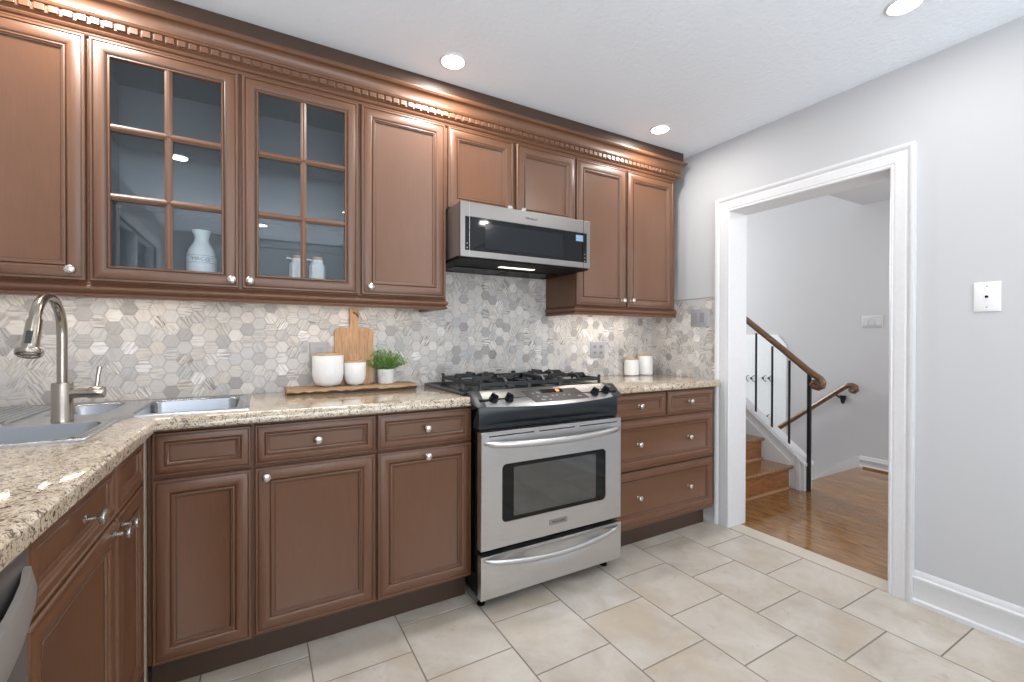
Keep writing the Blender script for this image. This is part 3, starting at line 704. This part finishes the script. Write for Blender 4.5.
# glass fronted pair
u = upper(-3.045, -2.148, ZU0, 'upper cabinet with two six-pane glass doors')
m = M(); x0, x1 = -3.045, -2.148
m.box(x0, x0 + .018, -.300, YBK, ZU0, 2.204).box(x1 - .018, x1, -.300, YBK, ZU0, 2.204).box(x0 + .018, x1 - .018, -.300, YBK, ZU0, ZU0 + .024).box(x0 + .018, x1 - .018, -.300, YBK, 2.19, 2.204).box(-2.607, -2.587, -.300, -.282, ZU0 + .024, 2.19)
obj('cabinet_box', m, WOOD, u)
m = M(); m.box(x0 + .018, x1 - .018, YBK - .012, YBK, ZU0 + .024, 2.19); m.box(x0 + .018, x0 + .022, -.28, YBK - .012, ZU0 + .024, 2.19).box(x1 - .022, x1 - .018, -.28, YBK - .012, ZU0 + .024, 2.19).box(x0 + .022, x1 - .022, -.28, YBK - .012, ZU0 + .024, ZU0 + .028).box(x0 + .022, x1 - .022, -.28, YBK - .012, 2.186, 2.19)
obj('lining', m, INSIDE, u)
for zs in (1.665, 1.915): obj('glass_shelf', M().box(x0 + .022, x1 - .022, -.265, YBK - .012, zs - .003, zs + .003), GLASS, u)
PG = [p for p in PD if p[0] <= .0545] + [(.056, -.004), (.057, -.008)]
for a0, a1, kx in ((-3.041, -2.603, -2.625), (-2.591, -2.153, -2.565)):
    d = obj('glass_door', panel(M(), fU, a0, a1, ZU0 + .004, ZU1, PG, centre=False), [WOOD, GLAZE], u)
    g0, g1, h0, h1 = a0 + .0565, a1 - .0565, ZU0 + .0605, ZU1 - .0565
    mc = M(); c = (g0 + g1) / 2
    def bar(p, q, along):
        pr_ = [(-.0115, -.010), (-.0115, -.004), (-.007, -.002), (-.003, .0015), (.003, .0015), (.007, -.002), (.0115, -.004), (.0115, -.010)]
        if along == 'v': mc.loft([[fU(c + w_, p, h_) for w_, h_ in pr_], [fU(c + w_, q, h_) for w_, h_ in pr_]])
        else: mc.loft([[fU(p, along + w_, h_) for w_, h_ in pr_], [fU(q, along + w_, h_) for w_, h_ in pr_]])
    bar(h0, h1, 'v')
    for k in (1, 2): bar(g0, g1, h0 + (h1 - h0) * k / 3)
    obj('muntins', mc, WOOD, d)
    obj('glass_pane', M().box(g0 - .002, g1 + .002, YU + .0105, YU + .0135, h0 - .002, h1 + .002), GLASS, d)
    knob(d, (kx, YU, 1.393), (0, -1, 0))
solid_upper(-2.148, -1.737, ZU0, [(-2.139, -1.746)], 'single-door upper cabinet left of the microwave', [(-2.103, 1.397)])
solid_upper(-1.737, -.950, 1.806, [(-1.731, -1.366), (-1.344, -.957)], 'short two-door upper cabinet above the microwave', [(-1.400, 1.845), (-1.318, 1.845)])
solid_upper(-.950, -.112, ZU0, [(-.946, -.563), (-.553, -.146)], 'two-door upper cabinet right of the microwave', [(-.598, 1.400), (-.524, 1.404)])

# crown moulding with dentils, light rails
def sweep(m, prof, xa, xb, yf, retL=False, retR=True):
    rings = []
    for p, z in prof:
        r = []
        if retL: r.append((xa - p, YBK, z)); r.append((xa - p, yf - p, z))
        else: r.append((xa, yf - p, z))
        if retR: r.append((xb + p, yf - p, z)); r.append((xb + p, YBK, z))
        else: r.append((xb, yf - p, z))
        rings.append(r)
    m.loft(rings, False, False, False)
cm = thing('crown_moulding', (-1.79, -.3, 2.2), 'stained crown moulding with dentil row running along the ceiling', 'moulding')
def cove(p0, z0, p1, z1, n=8):
    return [(p0 + (p1 - p0) * (1 - math.cos(PI / 2 * k / n)), z0 + (z1 - z0) * math.sin(PI / 2 * k / n)) for k in range(n + 1)]
m = M()
pr = [(0, 2.205), (.006, 2.206), (.009, 2.211), (.006, 2.216), (.006, 2.219), (.012, 2.222), (.016, 2.228), (.012, 2.2335), (.014, 2.236), (.018, 2.2385), (.022, 2.241), (.0205, 2.242), (.0205, 2.268), (.027, 2.269), (.030, 2.2735), (.027, 2.277), (.029, 2.279)] + [(p, z) for p, z in cove(.029, 2.281, .054, 2.318)][1:] + [(.058, 2.322), (.062, 2.327), (.062, 2.332), (.056, 2.336), (.040, 2.3365)]
sweep(m, pr, XL, -.118, -.300); obj('moulding', m, WOOD, cm, smooth=25)
m = M(); x = XL + .01
while x < -.118 + .02: m.box(x, x + .0265, -.300 - .0265, -.300 - .015, 2.244, 2.2665); x += .0345
y = -.326 + .009
while y < -.03: m.box(-.118 + .015, -.118 + .0265, y, y + .0265, 2.244, 2.2665); y += .0345
obj('dentils', m, WOOD, cm, bevel=.002)
m = M(); m.box(XL, -.074, -.338, -.316, 2.335, HC - .001); m.box(-.096, -.074, -.316, YBK, 2.335, HC - .001); obj('fascia_board', m, SHADEW, cm)  # darker board tone, with shading under the ceiling put into it
def light_rail(xa, xb, retL, retR, label):
    m = M(); pr = [(0, 1.361), (.004, 1.360), (.006, 1.357), (.003, 1.354)] + [(.003 + .011 * math.sin(PI * k / 8), 1.354 - .029 * k / 8) for k in range(1, 8)] + [(.003, 1.323), (.008, 1.321), (.010, 1.316), (.008, 1.311), (.0, 1.3095), (-.038, 1.3095), (-.038, 1.359)]
    sweep(m, pr, xa, xb, -.3005, retL, retR); tag(obj('light_rail', m, WOOD, smooth=30), label, 'moulding')
light_rail(XL, -1.742, False, True, 'long stained light rail moulding under the left upper cabinets')
light_rail(-.945, -.104, True, False, 'short stained light rail moulding under the upper cabinet right of the microwave')
for xa, xb, lb, pw in ((-3.40, -2.75, 'slim under-cabinet light strip above the sink', 1.2), (-2.65, -1.85, 'slim under-cabinet light strip above the cutting board', 1.0), (-.85, -.22, 'slim under-cabinet light strip right of the range', 1.5)):
    t = thing('under_cabinet_light', ((xa + xb) / 2, -.15, 1.345), lb, 'light'); obj('housing', M().box(xa, xb, -.165, -.135, 1.348, 1.3605), TRIM, t); obj('diffuser', M().box(xa + .01, xb - .01, -.16, -.14, 1.344, 1.348), WARM, t)
    area('under_cabinet_lamp', ((xa + xb) / 2, -.15, 1.342), (0, 0, -1), xb - xa - .02, .02, pw, (1.0, .90, .79))

# ------------------------------------------------------------------ microwave
mw = thing('microwave', (-1.35, -.22, 1.545), 'stainless low-profile microwave hood above the range', 'microwave')
X0, X1, YF, Z0, Z1 = -1.729, -.969, -.465, 1.548, 1.803
obj('casing', M().box(X0, X1, YF + .022, YBK, Z0 + .006, Z1 - .001), STEELV, mw, bevel=.002)
fM = lambda a, b, h: (a, YF - h, b)
def frame(m, fn, A, B, h, th):    # flat frame between rects A (outer) and B (inner)
    a0, a1, b0, b1 = A; c0, c1, d0, d1 = B
    o1 = [(a0, b0), (a1, b0), (a1, b1), (a0, b1)]; i1 = [(c0, d0), (c1, d0), (c1, d1), (c0, d1)]
    m.loft([[fn(*p, h - th) for p in o1], [fn(*p, h) for p in o1], [fn(*p, h) for p in i1], [fn(*p, h - th) for p in i1]], True, False, False)
m = M(); frame(m, fM, (X0, X1, Z0, Z1), (X0 + .024, X1 - .022, Z0 + .030, Z1 - .068), 0, .022); obj('front_frame', m, brushed('microwave_steel', (158, 154, 151), .3), mw, bevel=.0015)
g = obj('door_glass', M().box(X0 + .0235, X1 - .0215, YF + .003, YF + .021, Z0 + .0295, Z1 - .0675), BLKG, mw)
m = M(); m.prism([(-1.600, Z0 + .048), (-1.150, Z0 + .048), (-1.150, Z1 - .090), (-1.600, Z1 - .090)], fM, -.003, -.0022); obj('window_screen', m, plain('window_screen_grey', (28, 33, 38), .12, spec=.3), mw)
m = M(); m.prism([(-1.063, 1.690), (-1.015, 1.690), (-1.015, 1.722), (-1.063, 1.722)], fM, -.003, -.002); obj('display', m, BLUED, mw)
for bx_ in (X0 + .046, X1 - .046): obj('door_seam', M().box(bx_ - .0008, bx_ + .0008, YF - .0004, YF + .002, Z0, Z1), BLKE if bx_ > -1.3 else NICK, mw)
for (bx_, zz) in ((X0 + .035, 1.610), (X0 + .035, 1.590), (X1 - .034, 1.622), (X1 - .034, 1.604), (X1 - .034, 1.586)):
    obj('touch_button', M().box(bx_ - .003, bx_ + .003, YF + .0018, YF + .003, zz - .003, zz + .003), SYMB, mw)
text('logo', 'Whirlpool', .017, (-1.345, YF - .0006, 1.768), (PI / 2, 0, 0), CHAR, mw)
obj('underside', M().box(X0 + .004, X1 - .004, YF + .010, YBK - .01, Z0 - .008, Z0 + .006), plain('matt_black', (10, 11, 13), .6, spec=.2), mw)
m = M(); m.box(-1.45, -1.24, -.335, -.305, Z0 - .011, Z0 - .007); obj('cooktop_light', m, emit('lit_hood_lamp', (255, 244, 224), 1.6), mw)
m = M()
for xa, xb in ((-1.66, -1.36), (-1.33, -1.03)):
    for k in range(9): m.box(xa, xb, -.235 + k * .02, -.225 + k * .02, Z0 - .0105, Z0 - .007)
    m.box(xa - .006, xb + .006, -.245, -.243, Z0 - .014, Z0 - .007)
obj('vent_filter', m, BLKE, mw)
area('hood_lamp', (-1.355, -.30, Z0 - .014), (0, 0, -1), .20, .03, .35, (1, .93, .82))

# ------------------------------------------------------------------ range
rg = thing('gas_range', (-1.32, -.35, 0), 'stainless slide-in gas range with black cooktop', 'range')
RX0, RX1, RY = -1.727, -.947, -.684; XC = (RX0 + RX1) / 2
obj('body', M().box(RX0 + .014, RX1 + .004, -.640, -.03, .05, .905), BLKE, rg)
for x in (RX0 + .04, RX1 - .04):
    for y in (-.60, -.08): m = M(); m.lathe([(0, 0), (.018, 0), (.018, .008), (.010, .010), (.010, .055), (0, .055)], (x, y, 0), (0, 0, 1), 14); obj('foot', m, BLKE, rg)
# cooktop
m = M(); m.loft([[(x, y, z) for x, y in rrect(-1.756 + i, -.922 - i, -.572 + i, -.022 - i, .012)] for i, z in ((0, .9145), (0, .922), (.006, .927), (.014, .9275), (.020, .9235))]); obj('cooktop', m, BLKE, rg)
burn = [(-1.525, -.20, .036), (-1.525, -.42, .045), (-1.095, -.20, .045), (-1.095, -.42, .036), (-1.3125, -.31, .04)]
for x, y, r in burn:
    m = M(); m.lathe([(0, 0), (r + .012, 0), (r + .010, .006), (r, .010), (0, .010)], (x, y, .9235), (0, 0, 1), 28); q = obj('burner', m, CHAR, rg)
    m = M(); m.lathe([(0, .010), (r * .86, .010), (r * .9, .013), (r * .86, .018), (0, .0195)], (x, y, .9235), (0, 0, 1), 28); obj('burner_cap', m, IRON, q)
def grate(x0, x1, y0, y1, centres):
    m = M(); zt_, h, w = .984, .015, .015
    def bar(xa, ya, xb, yb, z=zt_, hh=h, ww=w):
        d = Vector((xb - xa, yb - ya)); n = Vector((-d.y, d.x)).normalized() * ww / 2
        m.loft([[(xa + n.x, ya + n.y, z - hh), (xa - n.x, ya - n.y, z - hh), (xa - n.x * .6, ya - n.y * .6, z), (xa + n.x * .6, ya + n.y * .6, z)], [(xb + n.x, yb + n.y, z - hh), (xb - n.x, yb - n.y, z - hh), (xb - n.x * .6, yb - n.y * .6, z), (xb + n.x * .6, yb + n.y * .6, z)]])
    ym = (y0 + y1) / 2
    zf = zt_ - .020
    bar(x0, y0, x1, y0, zf); bar(x0, y1, x1, y1, zf); bar(x0, y0, x0, y1, zf); bar(x1, y0, x1, y1, zf); bar(x0, ym, x1, ym, zf)
    for cx, cy in centres:
        for dx, dy in ((1, 0), (-1, 0), (0, 1), (0, -1)):
            ex = x1 if dx > 0 else x0 if dx < 0 else cx; ey = (y1 if cy > ym else ym) if dy > 0 else ((ym if cy > ym else y0) if dy < 0 else cy)
            sx, sy = cx + dx * .022, cy + dy * .022
            ix, iy = ex - dx * .02, ey - dy * .02
            bar(sx, sy, ix, iy, zt_)
            # bent down to the frame
            n = Vector((-dy, dx)) * w / 2
            m.loft([[(ix + n.x, iy + n.y, zt_), (ix - n.x, iy - n.y, zt_), (ix - n.x, iy - n.y, zt_ - h), (ix + n.x, iy + n.y, zt_ - h)], [(ex + n.x, ey + n.y, zf + .001), (ex - n.x, ey - n.y, zf + .001), (ex - n.x, ey - n.y, zf - h), (ex + n.x, ey + n.y, zf - h)]])
    for x in (x0, x1):
        for y in (y0, ym, y1):
            m.lathe([(0, .9275), (.009, .9275), (.008, .934), (.0075, zf - .003), (0, zf - .003)], (x, y, 0), (0, 0, 1), 10)
            m.lathe([(0, zf), (.009, zf), (.009, zf + .010), (.006, zf + .014), (0, zf + .014)], (x, y, 0), (0, 0, 1), 10)
    return m
for xa, xb, cs in ((-1.660, -1.406, [(-1.525, -.20), (-1.525, -.42)]), (-1.396, -1.224, [(-1.3125, -.31)]), (-1.214, -.964, [(-1.095, -.20), (-1.095, -.42)])):
    obj('grate', grate(xa, xb, -.535, -.065, cs), IRON, rg)
# control panel, bowed
def bowf(x): s_ = (x - XC) / ((RX1 - RX0) / 2 + .02); return max(0, 1 - s_ * s_)
def cprof(x, part):
    b_ = bowf(x)
    st_ = [(-.556, .9225), (-.560, .9335), (-.572, .9365), (-.588, .934), (-.640 - .045 * b_, .887 - .008 * b_), (-.648 - .055 * b_, .8785 - .010 * b_)]
    bk_ = [(-.648 - .055 * b_, .8785 - .010 * b_), (-.6495 - .056 * b_, .870 - .010 * b_), (-.652 - .053 * b_, .850 - .006 * b_), (-.655 - .040 * b_, .825), (-.656 - .016 * b_, .800), (-.656, .797), (-.654, .782), (-.625, .780)]
    return st_ if part == 's' else bk_
def ctrl(part, xa, xb, n=24, back=None):
    m = M(); rings = []
    for i in range(n + 1):
        x = xa + (xb - xa) * i / n; pr_ = cprof(x, part)
        end = [(-.60, .780), (-.60, .80)] if part == 'b' else [(-.60, .86), (-.556, .88)]
        rings.append([(x, y, z) for y, z in pr_ + end])
    m.loft(rings); return m
cp = obj('control_panel', ctrl('s', RX0 + .036, RX1 - .032), STEEL, rg, smooth=50)
obj('fascia', ctrl('b', RX0 + .002, RX1 - .002), NAVY, rg, smooth=50)
for xa, xb in ((RX0 - .014, RX0 + .036), (RX1 - .032, RX1 + .042)):
    m = M(); xi, xo = (xb, xa) if xa < XC else (xa, xb)
    ring1 = [(xi, y, z + .0015) for y, z in cprof(xi, 's')] + [(xi, -.60, .86), (xi, -.556, .88)]
    xm = xo + (.010 if xa < XC else -.010)
    ring2 = [(xm, y + .002, z - .001) for y, z in cprof(xi, 's')] + [(xm, -.60, .86), (xm, -.556, .88)]
    ring3 = [(xo, -.556 + (y + .556) * .72, .9225 + (z - .9225) * .75 - .002) for y, z in cprof(xi, 's')] + [(xo, -.59, .89), (xo, -.556, .895)]
    m.loft([ring1, ring2, ring3]); obj('end_cap', m, CHAR, rg, smooth=50)
# panel plane frame: u along x, v down the slope
P0 = Vector((0, -.588, .934)); 
def onpanel(x, v, h):   # v in 0..1 down the slope
    b_ = bowf(x); p1 = Vector((x, -.640 - .045 * b_, .887 - .008 * b_)); p0 = Vector((x, -.588, .934)); d_ = (p1 - p0); n_ = Vector((0, d_.z, -d_.y)).normalized(); n_ = n_ if n_.z > 0 else -n_
    return p0 + d_ * v + n_ * h, n_, d_.normalized()
m = M(); rings = []
for i in range(13):
    s_ = i / 12; xt = -1.488 + (-1.178 + 1.488) * s_; xb_ = -1.452 + (-1.138 + 1.452) * s_
    a, n_, _ = onpanel(xt, .16, .0012); b2, n2, _ = onpanel(xb_, .96, .0012)
    rings.append([tuple(a), tuple(b2), tuple(b2 - n2 * .003), tuple(a - n_ * .003)])
m.loft(rings); dp = obj('touch_panel', m, PANELG, rg)
def patch(xa, xb, va, vb, h=.0016):
    m = M(); a, n1, _ = onpanel(xa, va, h); b2, _, _ = onpanel(xb, va, h); c, _, _ = onpanel(xb, vb, h); d_, _, _ = onpanel(xa, vb, h)
    m.loft([[tuple(q - n1 * .001) for q in (a, b2, c, d_)], [tuple(q) for q in (a, b2, c, d_)]]); return m
obj('display', patch(-1.385, -1.262, .14, .40), BLKG, dp); obj('display_digits', patch(-1.300, -1.283, .20, .34, .0022), ORNG, dp)
m = M()
for (x, v) in ((-1.440, .34), (-1.415, .28), (-1.408, .34), (-1.425, .55), (-1.395, .60), (-1.385, .64), (-1.415, .78), (-1.405, .80), (-1.372, .82), (-1.20, .74), (-1.188, .74), (-1.345, .56), (-1.32, .55), (-1.28, .58), (-1.25, .60)):
    q = patch(x, x + .011, v, v + .07); m.v, off = m.v + q.v, len(m.v); m.f += [tuple(i + off for i in f_) for f_ in q.f]; m.m += q.m; m.attr += q.attr; m.uv += q.uv
obj('key_symbols', m, SYMB, dp)
for x, v in ((-1.645, .66), (-1.572, .68), (-1.088, .70), (-1.010, .66)):
    p, n_, d_ = onpanel(x, v, 0)
    m = M(); m.lathe([(0, 0), (.0215, 0), (.0215, .003), (.0195, .006), (.0180, .018), (.0165, .021), (0, .0215)], p, n_, 24)
    r_ = (d_ * .8 + Vector((1, 0, 0)) * .6).normalized(); q_ = n_.cross(r_)
    m.loft([[tuple(p + n_ * h + r_ * (sa * .0165 * k) + q_ * (sb * .0055 * k)) for sa, sb in ((1, 1), (-1, 1), (-1, -1), (1, -1))] for h, k in ((.018, 1.05), (.029, .92), (.031, .8))])
    obj('knob', m, BLKE, rg)
# oven door
ZO0, ZO1 = .270, .771
fR = lambda a, b, h: (a, RY - h, b)
def rframe(m, fn, A, B, r, h, th, n=5):
    outer = rrect(A[0], A[1], A[2], A[3], .004, n); inner = rrect(B[0], B[1], B[2], B[3], r, n)
    m.loft([[fn(*p, h - th) for p in outer], [fn(*p, h - .002) for p in outer], [fn(*p, h) for p in rrect(A[0] + .002, A[1] - .002, A[2] + .002, A[3] - .002, .003, n)], [fn(*p, h) for p in inner], [fn(*p, h - .004) for p in inner]], True, False, False)
WX0, WX1, WZ0, WZ1 = -1.627, -1.047, .376, .627
m = M(); rframe(m, fR, (RX0, RX1, ZO0, ZO1), (WX0, WX1, WZ0, WZ1), .022, 0, .036); dr_ = obj('oven_door', m, STEEL, rg)
obj('door_core', M().box(RX0 + .003, RX1 - .003, RY + .006, RY + .044, ZO0 + .003, ZO1 - .003), BLKE, dr_)
m = M(); m.loft([[fR(*p, h) for p in rrect(WX0 + .0005, WX1 - .0005, WZ0 + .0005, WZ1 - .0005, .021)] for h in (-.006, -.0025)]); obj('window_border', m, BLKG, dr_)
m = M(); m.loft([[fR(*p, h) for p in rrect(WX0 + .058, WX1 - .062, WZ0 + .018, WZ1 - .018, .008)] for h in (-.0024, -.0018)]); obj('oven_window', m, OVGL, dr_)
for xa, xb in ((-1.690, -1.465), (-1.438, -1.238), (-1.210, -.976)):
    obj('vent_slot', M().box(xa, xb, RY - .0006, RY + .002, .750, .7545), BLKG, dr_)
def bow_handle(xa, xb, z0, drop, out, r, yb=RY):
    m = M(); pts = []; rr = []
    n = 28
    for i in range(n + 1):
        s_ = i / n; b_ = 1 - (2 * s_ - 1) ** 2
        pts.append((xa + (xb - xa) * s_, yb - .002 - out * (b_ ** .55), z0 - drop * b_)); rr.append(r * (.45 + .55 * min(1, b_ * 5) ** .5))
    m.tube(pts, rr, 14, 0, .75); return m
obj('door_handle', bow_handle(-1.709, -.963, .724, .012, .052, .015), STEEL, dr_, smooth=60)
m = M(); m.loft([[fR(*p, h) for p in rrect(-1.382, -1.282, .314, .340, .004)] for h in (-.001, .0015, .0022)]); bd = obj('badge', m, STEELV, dr_)
text('badge_text', 'FRIGIDAIRE', .0145, (-1.332, RY - .0026, .327), (PI / 2, 0, 0), CHAR, bd)
# drawer with a scooped face behind the handle
m = M(); ZW0, ZW1 = .064, .247
nx, nz = 36, 14; grid = []
for j in range(nz + 1):
    row = []
    for i in range(nx + 1):
        x = RX0 + (RX1 - RX0) * i / nx; z = ZW0 + (ZW1 - ZW0) * j / nz
        s_ = (x - XC) / (.5 * (RX1 - RX0) - .018); lo = ZW1 - .012 - .105 * max(0, 1 - s_ * s_) 
        t_ = max(0, min(1, (z - lo) / .06)) * (1 if abs(s_) < 1 else 0) * max(0, 1 - s_ ** 4) * (1 if j < nz - 1 else 0)
        row.append((x, RY + .016 * t_ * t_ * (3 - 2 * t_), z))
    grid.append(row)
m.loft(grid, False, False, False)
m.add([(RX0, RY, ZW0), (RX1, RY, ZW0), (RX1, RY, ZW1), (RX0, RY, ZW1), (RX0, RY + .034, ZW0), (RX1, RY + .034, ZW0), (RX1, RY + .034, ZW1), (RX0, RY + .034, ZW1)], [(0, 1, 5, 4), (3, 7, 6, 2), (0, 4, 7, 3), (1, 2, 6, 5), (4, 5, 6, 7)])
dd = obj('storage_drawer', m, STEEL, rg, smooth=50)
obj('drawer_handle', bow_handle(-1.709, -.963, .230, .030, .040, .012), STEEL, dd, smooth=60)

# ------------------------------------------------------------------ things on the counters
sb = thing('serving_board', (-2.135, -.085, .914), 'long live-edge wooden serving board under the canisters', 'board')
random.seed(3)
n = 26; rings = []
for i in range(n + 1):
    x = -2.428 + .592 * i / n; w = random.uniform(-.003, .003); e_ = .004 if i in (0, n) else 0
    rings.append([(x, -.012 - e_, .9145), (x, -.160 + w + e_, .9145), (x, -.166 + w * 1.5 + e_, .925 + random.uniform(-.004, .004)), (x, -.158 + w + e_, .9375), (x, -.155 + w + e_, .9385), (x, -.012 - e_, .9385)])
m = M()
for i in range(n):
    a, b2 = rings[i], rings[i + 1]
    for j in range(6): k = (j + 1) % 6; m.face([a[j], a[k], b2[k], b2[j]], 1 if j == 1 else 0)
m.face(rings[0][::-1]); m.face(rings[-1])
for q in range(len(m.attr)): m.attr[q] = None
obj('slab', m, [SLAB, BARK], sb)
ZB = .9388
def canister(x, y, z, r, h, label, group, foot=0, straight=False, lid_m=None):
    t = thing('canister', (x, y, z), label, 'canister', group)
    if straight: pr_ = [(0, 0), (r - .003, 0), (r, .004), (r, h), (r - .004, h), (r - .004, .01), (0, .01)]
    else: pr_ = [(0, 0), (r * .35, 0), (r * .36, .004), (r * .62, .005), (r * .80, .012), (r * .93, .028), (r, .055), (r, h - .003), (r - .002, h), (r - .005, h), (r - .006, .06), (0, .02)]
    m = M(); m.lathe(pr_, (x, y, z), (0, 0, 1), 40); obj('jar', m, CER, t)
    m = M(); m.lathe([(0, h - .004), (r - .0065, h - .004), (r - .0065, h), (r - .001, h + .0005), (r - .001, h + .006), (r - .003, h + .008), (0, h + .008)], (x, y, z), (0, 0, 1), 40); obj('lid', m, BAMB, t)
    return t
canister(-2.248, -.083, ZB, .070, .148, 'large white canister with bamboo lid, on the left of the wooden serving board', 'white canisters on the serving board')
canister(-2.125, -.087, ZB, .051, .112, 'small white canister with bamboo lid in front of the cutting board', 'white canisters on the serving board')
canister(-.268, -.066, .9145, .050, .106, 'shorter white canister beside the outlet on the right counter', 'white canisters right of the range', straight=True)
canister(-.140, -.068, .9145, .052, .132, 'taller white canister nearer the doorway on the right counter', 'white canisters right of the range', straight=True)
# cutting board leaning on the tiles
t = thing('cutting_board', (-2.105, -.03, ZB), 'acacia paddle cutting board leaning against the tiles', 'cutting board')
pl = rrect(-.092, .092, 0, .280, .024)
# add neck and handle at the top
top = [(.026, .280), (.0205, .288), (.019, .305), (.0225, .355), (.022, .372), (.016, .378), (-.016, .378), (-.022, .372), (-.0225, .355), (-.019, .305), (-.0205, .288), (-.026, .280)]
out = []
for i, p in enumerate(pl):
    out.append(p)
    if i == 5: out += top[:0]
# rrect order: corner (x1,y1) first, then (x0,y1), (x0,y0), (x1,y0)
pl = pl[:6] + top + pl[6:]
lean = math.radians(3.2)
fC = lambda a, b, h: (-2.119 + a, -.034 + b * math.sin(lean) - h * math.cos(lean), ZB + b * math.cos(lean) + h * math.sin(lean))
hole = [(.0055 * math.cos(k * PI / 6), .357 + .0055 * math.sin(k * PI / 6)) for k in range(12)]
m = M()
for h in (0, .015):
    v, f = fill([(a, b_) for a, b_ in pl], [hole], 0); m.add([fC(x, y, h) for x, y, _ in v], f)
m.loft([[fC(a, b_, 0) for a, b_ in pl], [fC(a, b_, .015) for a, b_ in pl]], True, False, False); m.loft([[fC(a, b_, 0) for a, b_ in hole], [fC(a, b_, .015) for a, b_ in hole]], True, False, False)
obj('board', m, ACAC, t)
m = M(); m.tube([fC(0, .357, -.001), fC(0, .357, .018), fC(.008, .352, .020), fC(.018, .342, .020), fC(.021, .333, .019)], .0028, 8); obj('hanging_cord', m, BARK, t)
# potted plant
PX, PY = -1.968, -.055
t = thing('potted_plant', (PX, PY, ZB), 'small green bushy plant in white marbled pot on the serving board', 'plant')
m = M(); m.lathe([(0, 0), (.038, 0), (.040, .003), (.042, .073), (.038, .073), (.038, .060), (0, .060)], (PX, PY, ZB), (0, 0, 1), 32); obj('pot', m, POT, t)
m = M(); m.lathe([(0, 0), (.0355, 0), (.0355, .003), (0, .003)], (PX, PY, ZB + .0605), (0, 0, 1), 20); obj('soil', m, BARK, t)
m = M(); random.seed(11)
for s_ in range(150):
    a = random.uniform(0, 2 * PI); sp = random.random() ** .6; ln = random.uniform(.08, .128)
    tilt = sp * 1.08; r0 = .027 * sp
    p = Vector((PX + r0 * math.cos(a), PY + r0 * math.sin(a), ZB + .061))
    for k in range(6):
        tt = tilt + .07 * k; d_ = Vector((math.sin(tt) * math.cos(a), math.sin(tt) * math.sin(a) * .75, math.cos(tt)))
        q = p + d_ * ln / 6
        if q.y > -.018: q.y = -.018 - random.random() * .004
        for _ in range(3 if k else 1):
            aa = random.uniform(0, 2 * PI); ld = (d_ * .7 + Vector((math.cos(aa), math.sin(aa) * .7, .35)) * .7).normalized(); L_ = random.uniform(.012, .021)
            sd = ld.cross(Vector((0, 0, 1))).normalized() * .0026
            mid = p + ld * L_ * .5; tip = p + ld * L_ + Vector((0, 0, -.002))
            if tip.y > -.016: continue
            m.add([p, mid + sd, tip, mid - sd], [(0, 1, 2, 3)], random.random() > .6)
        sdd = Vector((-math.sin(a), math.cos(a), 0)) * .0007
        m.add([p - sdd, p + sdd, q + sdd, q - sdd], [(0, 1, 2, 3)], 0); p = q
for i, x_ in enumerate(m.m): m.m[i] = int(x_)
obj('leaves', m, [LEAF, LEAF2], t, recalc=False, smooth=0)

# ------------------------------------------------------------------ things behind glass
ZSH = ZU0 + .028
def lathe_thing(name, prof, x, y, z, mat, label, cat, group=None):
    m = M(); m.lathe(prof, (x, y, z), (0, 0, 1), 36); return m
VX, VY = -2.735, -.180
t = thing('vase', (VX, VY, ZSH), 'pale blue-grey vase with lettered band behind the glass door', 'vase')
pr_ = [(0, 0), (.046, 0), (.050, .004), (.0515, .03), (.0515, .098), (.049, .118), (.043, .136), (.034, .152), (.0265, .166), (.024, .178), (.0255, .19), (.030, .202), (.0335, .210), (.032, .212), (.028, .204), (.022, .18), (0, .15)]
m = M(); m.lathe(pr_, (VX, VY, ZSH), (0, 0, 1), 40); vo = obj('body', m, PALEB, t)
m = M()
for z in (.078, .106): m.lathe([(.0514, z), (.0522, z + .0008), (.0514, z + .0016)], (VX, VY, ZSH), (0, 0, 1), 40, caps=False)
obj('band', m, DKGL, vo)
tx = text('band_lettering', '\u00b0MRC@\u00b0', .021, (0, 0, 0), (0, 0, 0), DKGL, vo, ext=.0003, bend=.0519)
ang = math.atan2(VX + 2.534, -(VY + 2.3676)) 
tx.rotation_euler = (PI / 2, 0, .06)
tx.location = Vector((VX + math.sin(.06) * .0521, VY - math.cos(.06) * .0521, ZSH + .092)) - WORLD_ORG[vo.name]
for k, (jx, lb) in enumerate(((-2.385, 'white faceted jar with wooden lid left of the glass door mullion'), (-2.305, 'white faceted jar with wooden lid right of the glass door mullion'))):
    jy = -.180; t = thing('spoon_jar', (jx, jy, ZSH), lb, 'jar', 'lidded jars behind glass')
    m = M(); m.lathe([(0, 0), (.031, 0), (.033, .003), (.033, .102), (.030, .112), (.024, .119), (.024, .131), (.020, .131), (.020, .122), (0, .11)], (jx, jy, ZSH), (0, 0, 1), 8); obj('jar', m, CER, t, smooth=20)
    m = M(); m.lathe([(0, .127), (.0195, .127), (.0215, .132), (.0215, .142), (.020, .144), (0, .144)], (jx, jy, ZSH), (0, 0, 1), 24); obj('lid', m, BAMB, t)
    m = M(); m.tube([(jx - .018, jy, ZSH + .128), (jx - .030, jy, ZSH + .131), (jx - .044, jy, ZSH + .132)], [.0022, .003, .0035], 8); obj('spoon_handle', m, CER, t)

S.cycles.max_bounces = 8; S.cycles.diffuse_bounces = 4; S.cycles.glossy_bounces = 4; S.cycles.transparent_max_bounces = 8
S.cycles.use_denoising = True; S.cycles.sample_clamp_indirect = 6
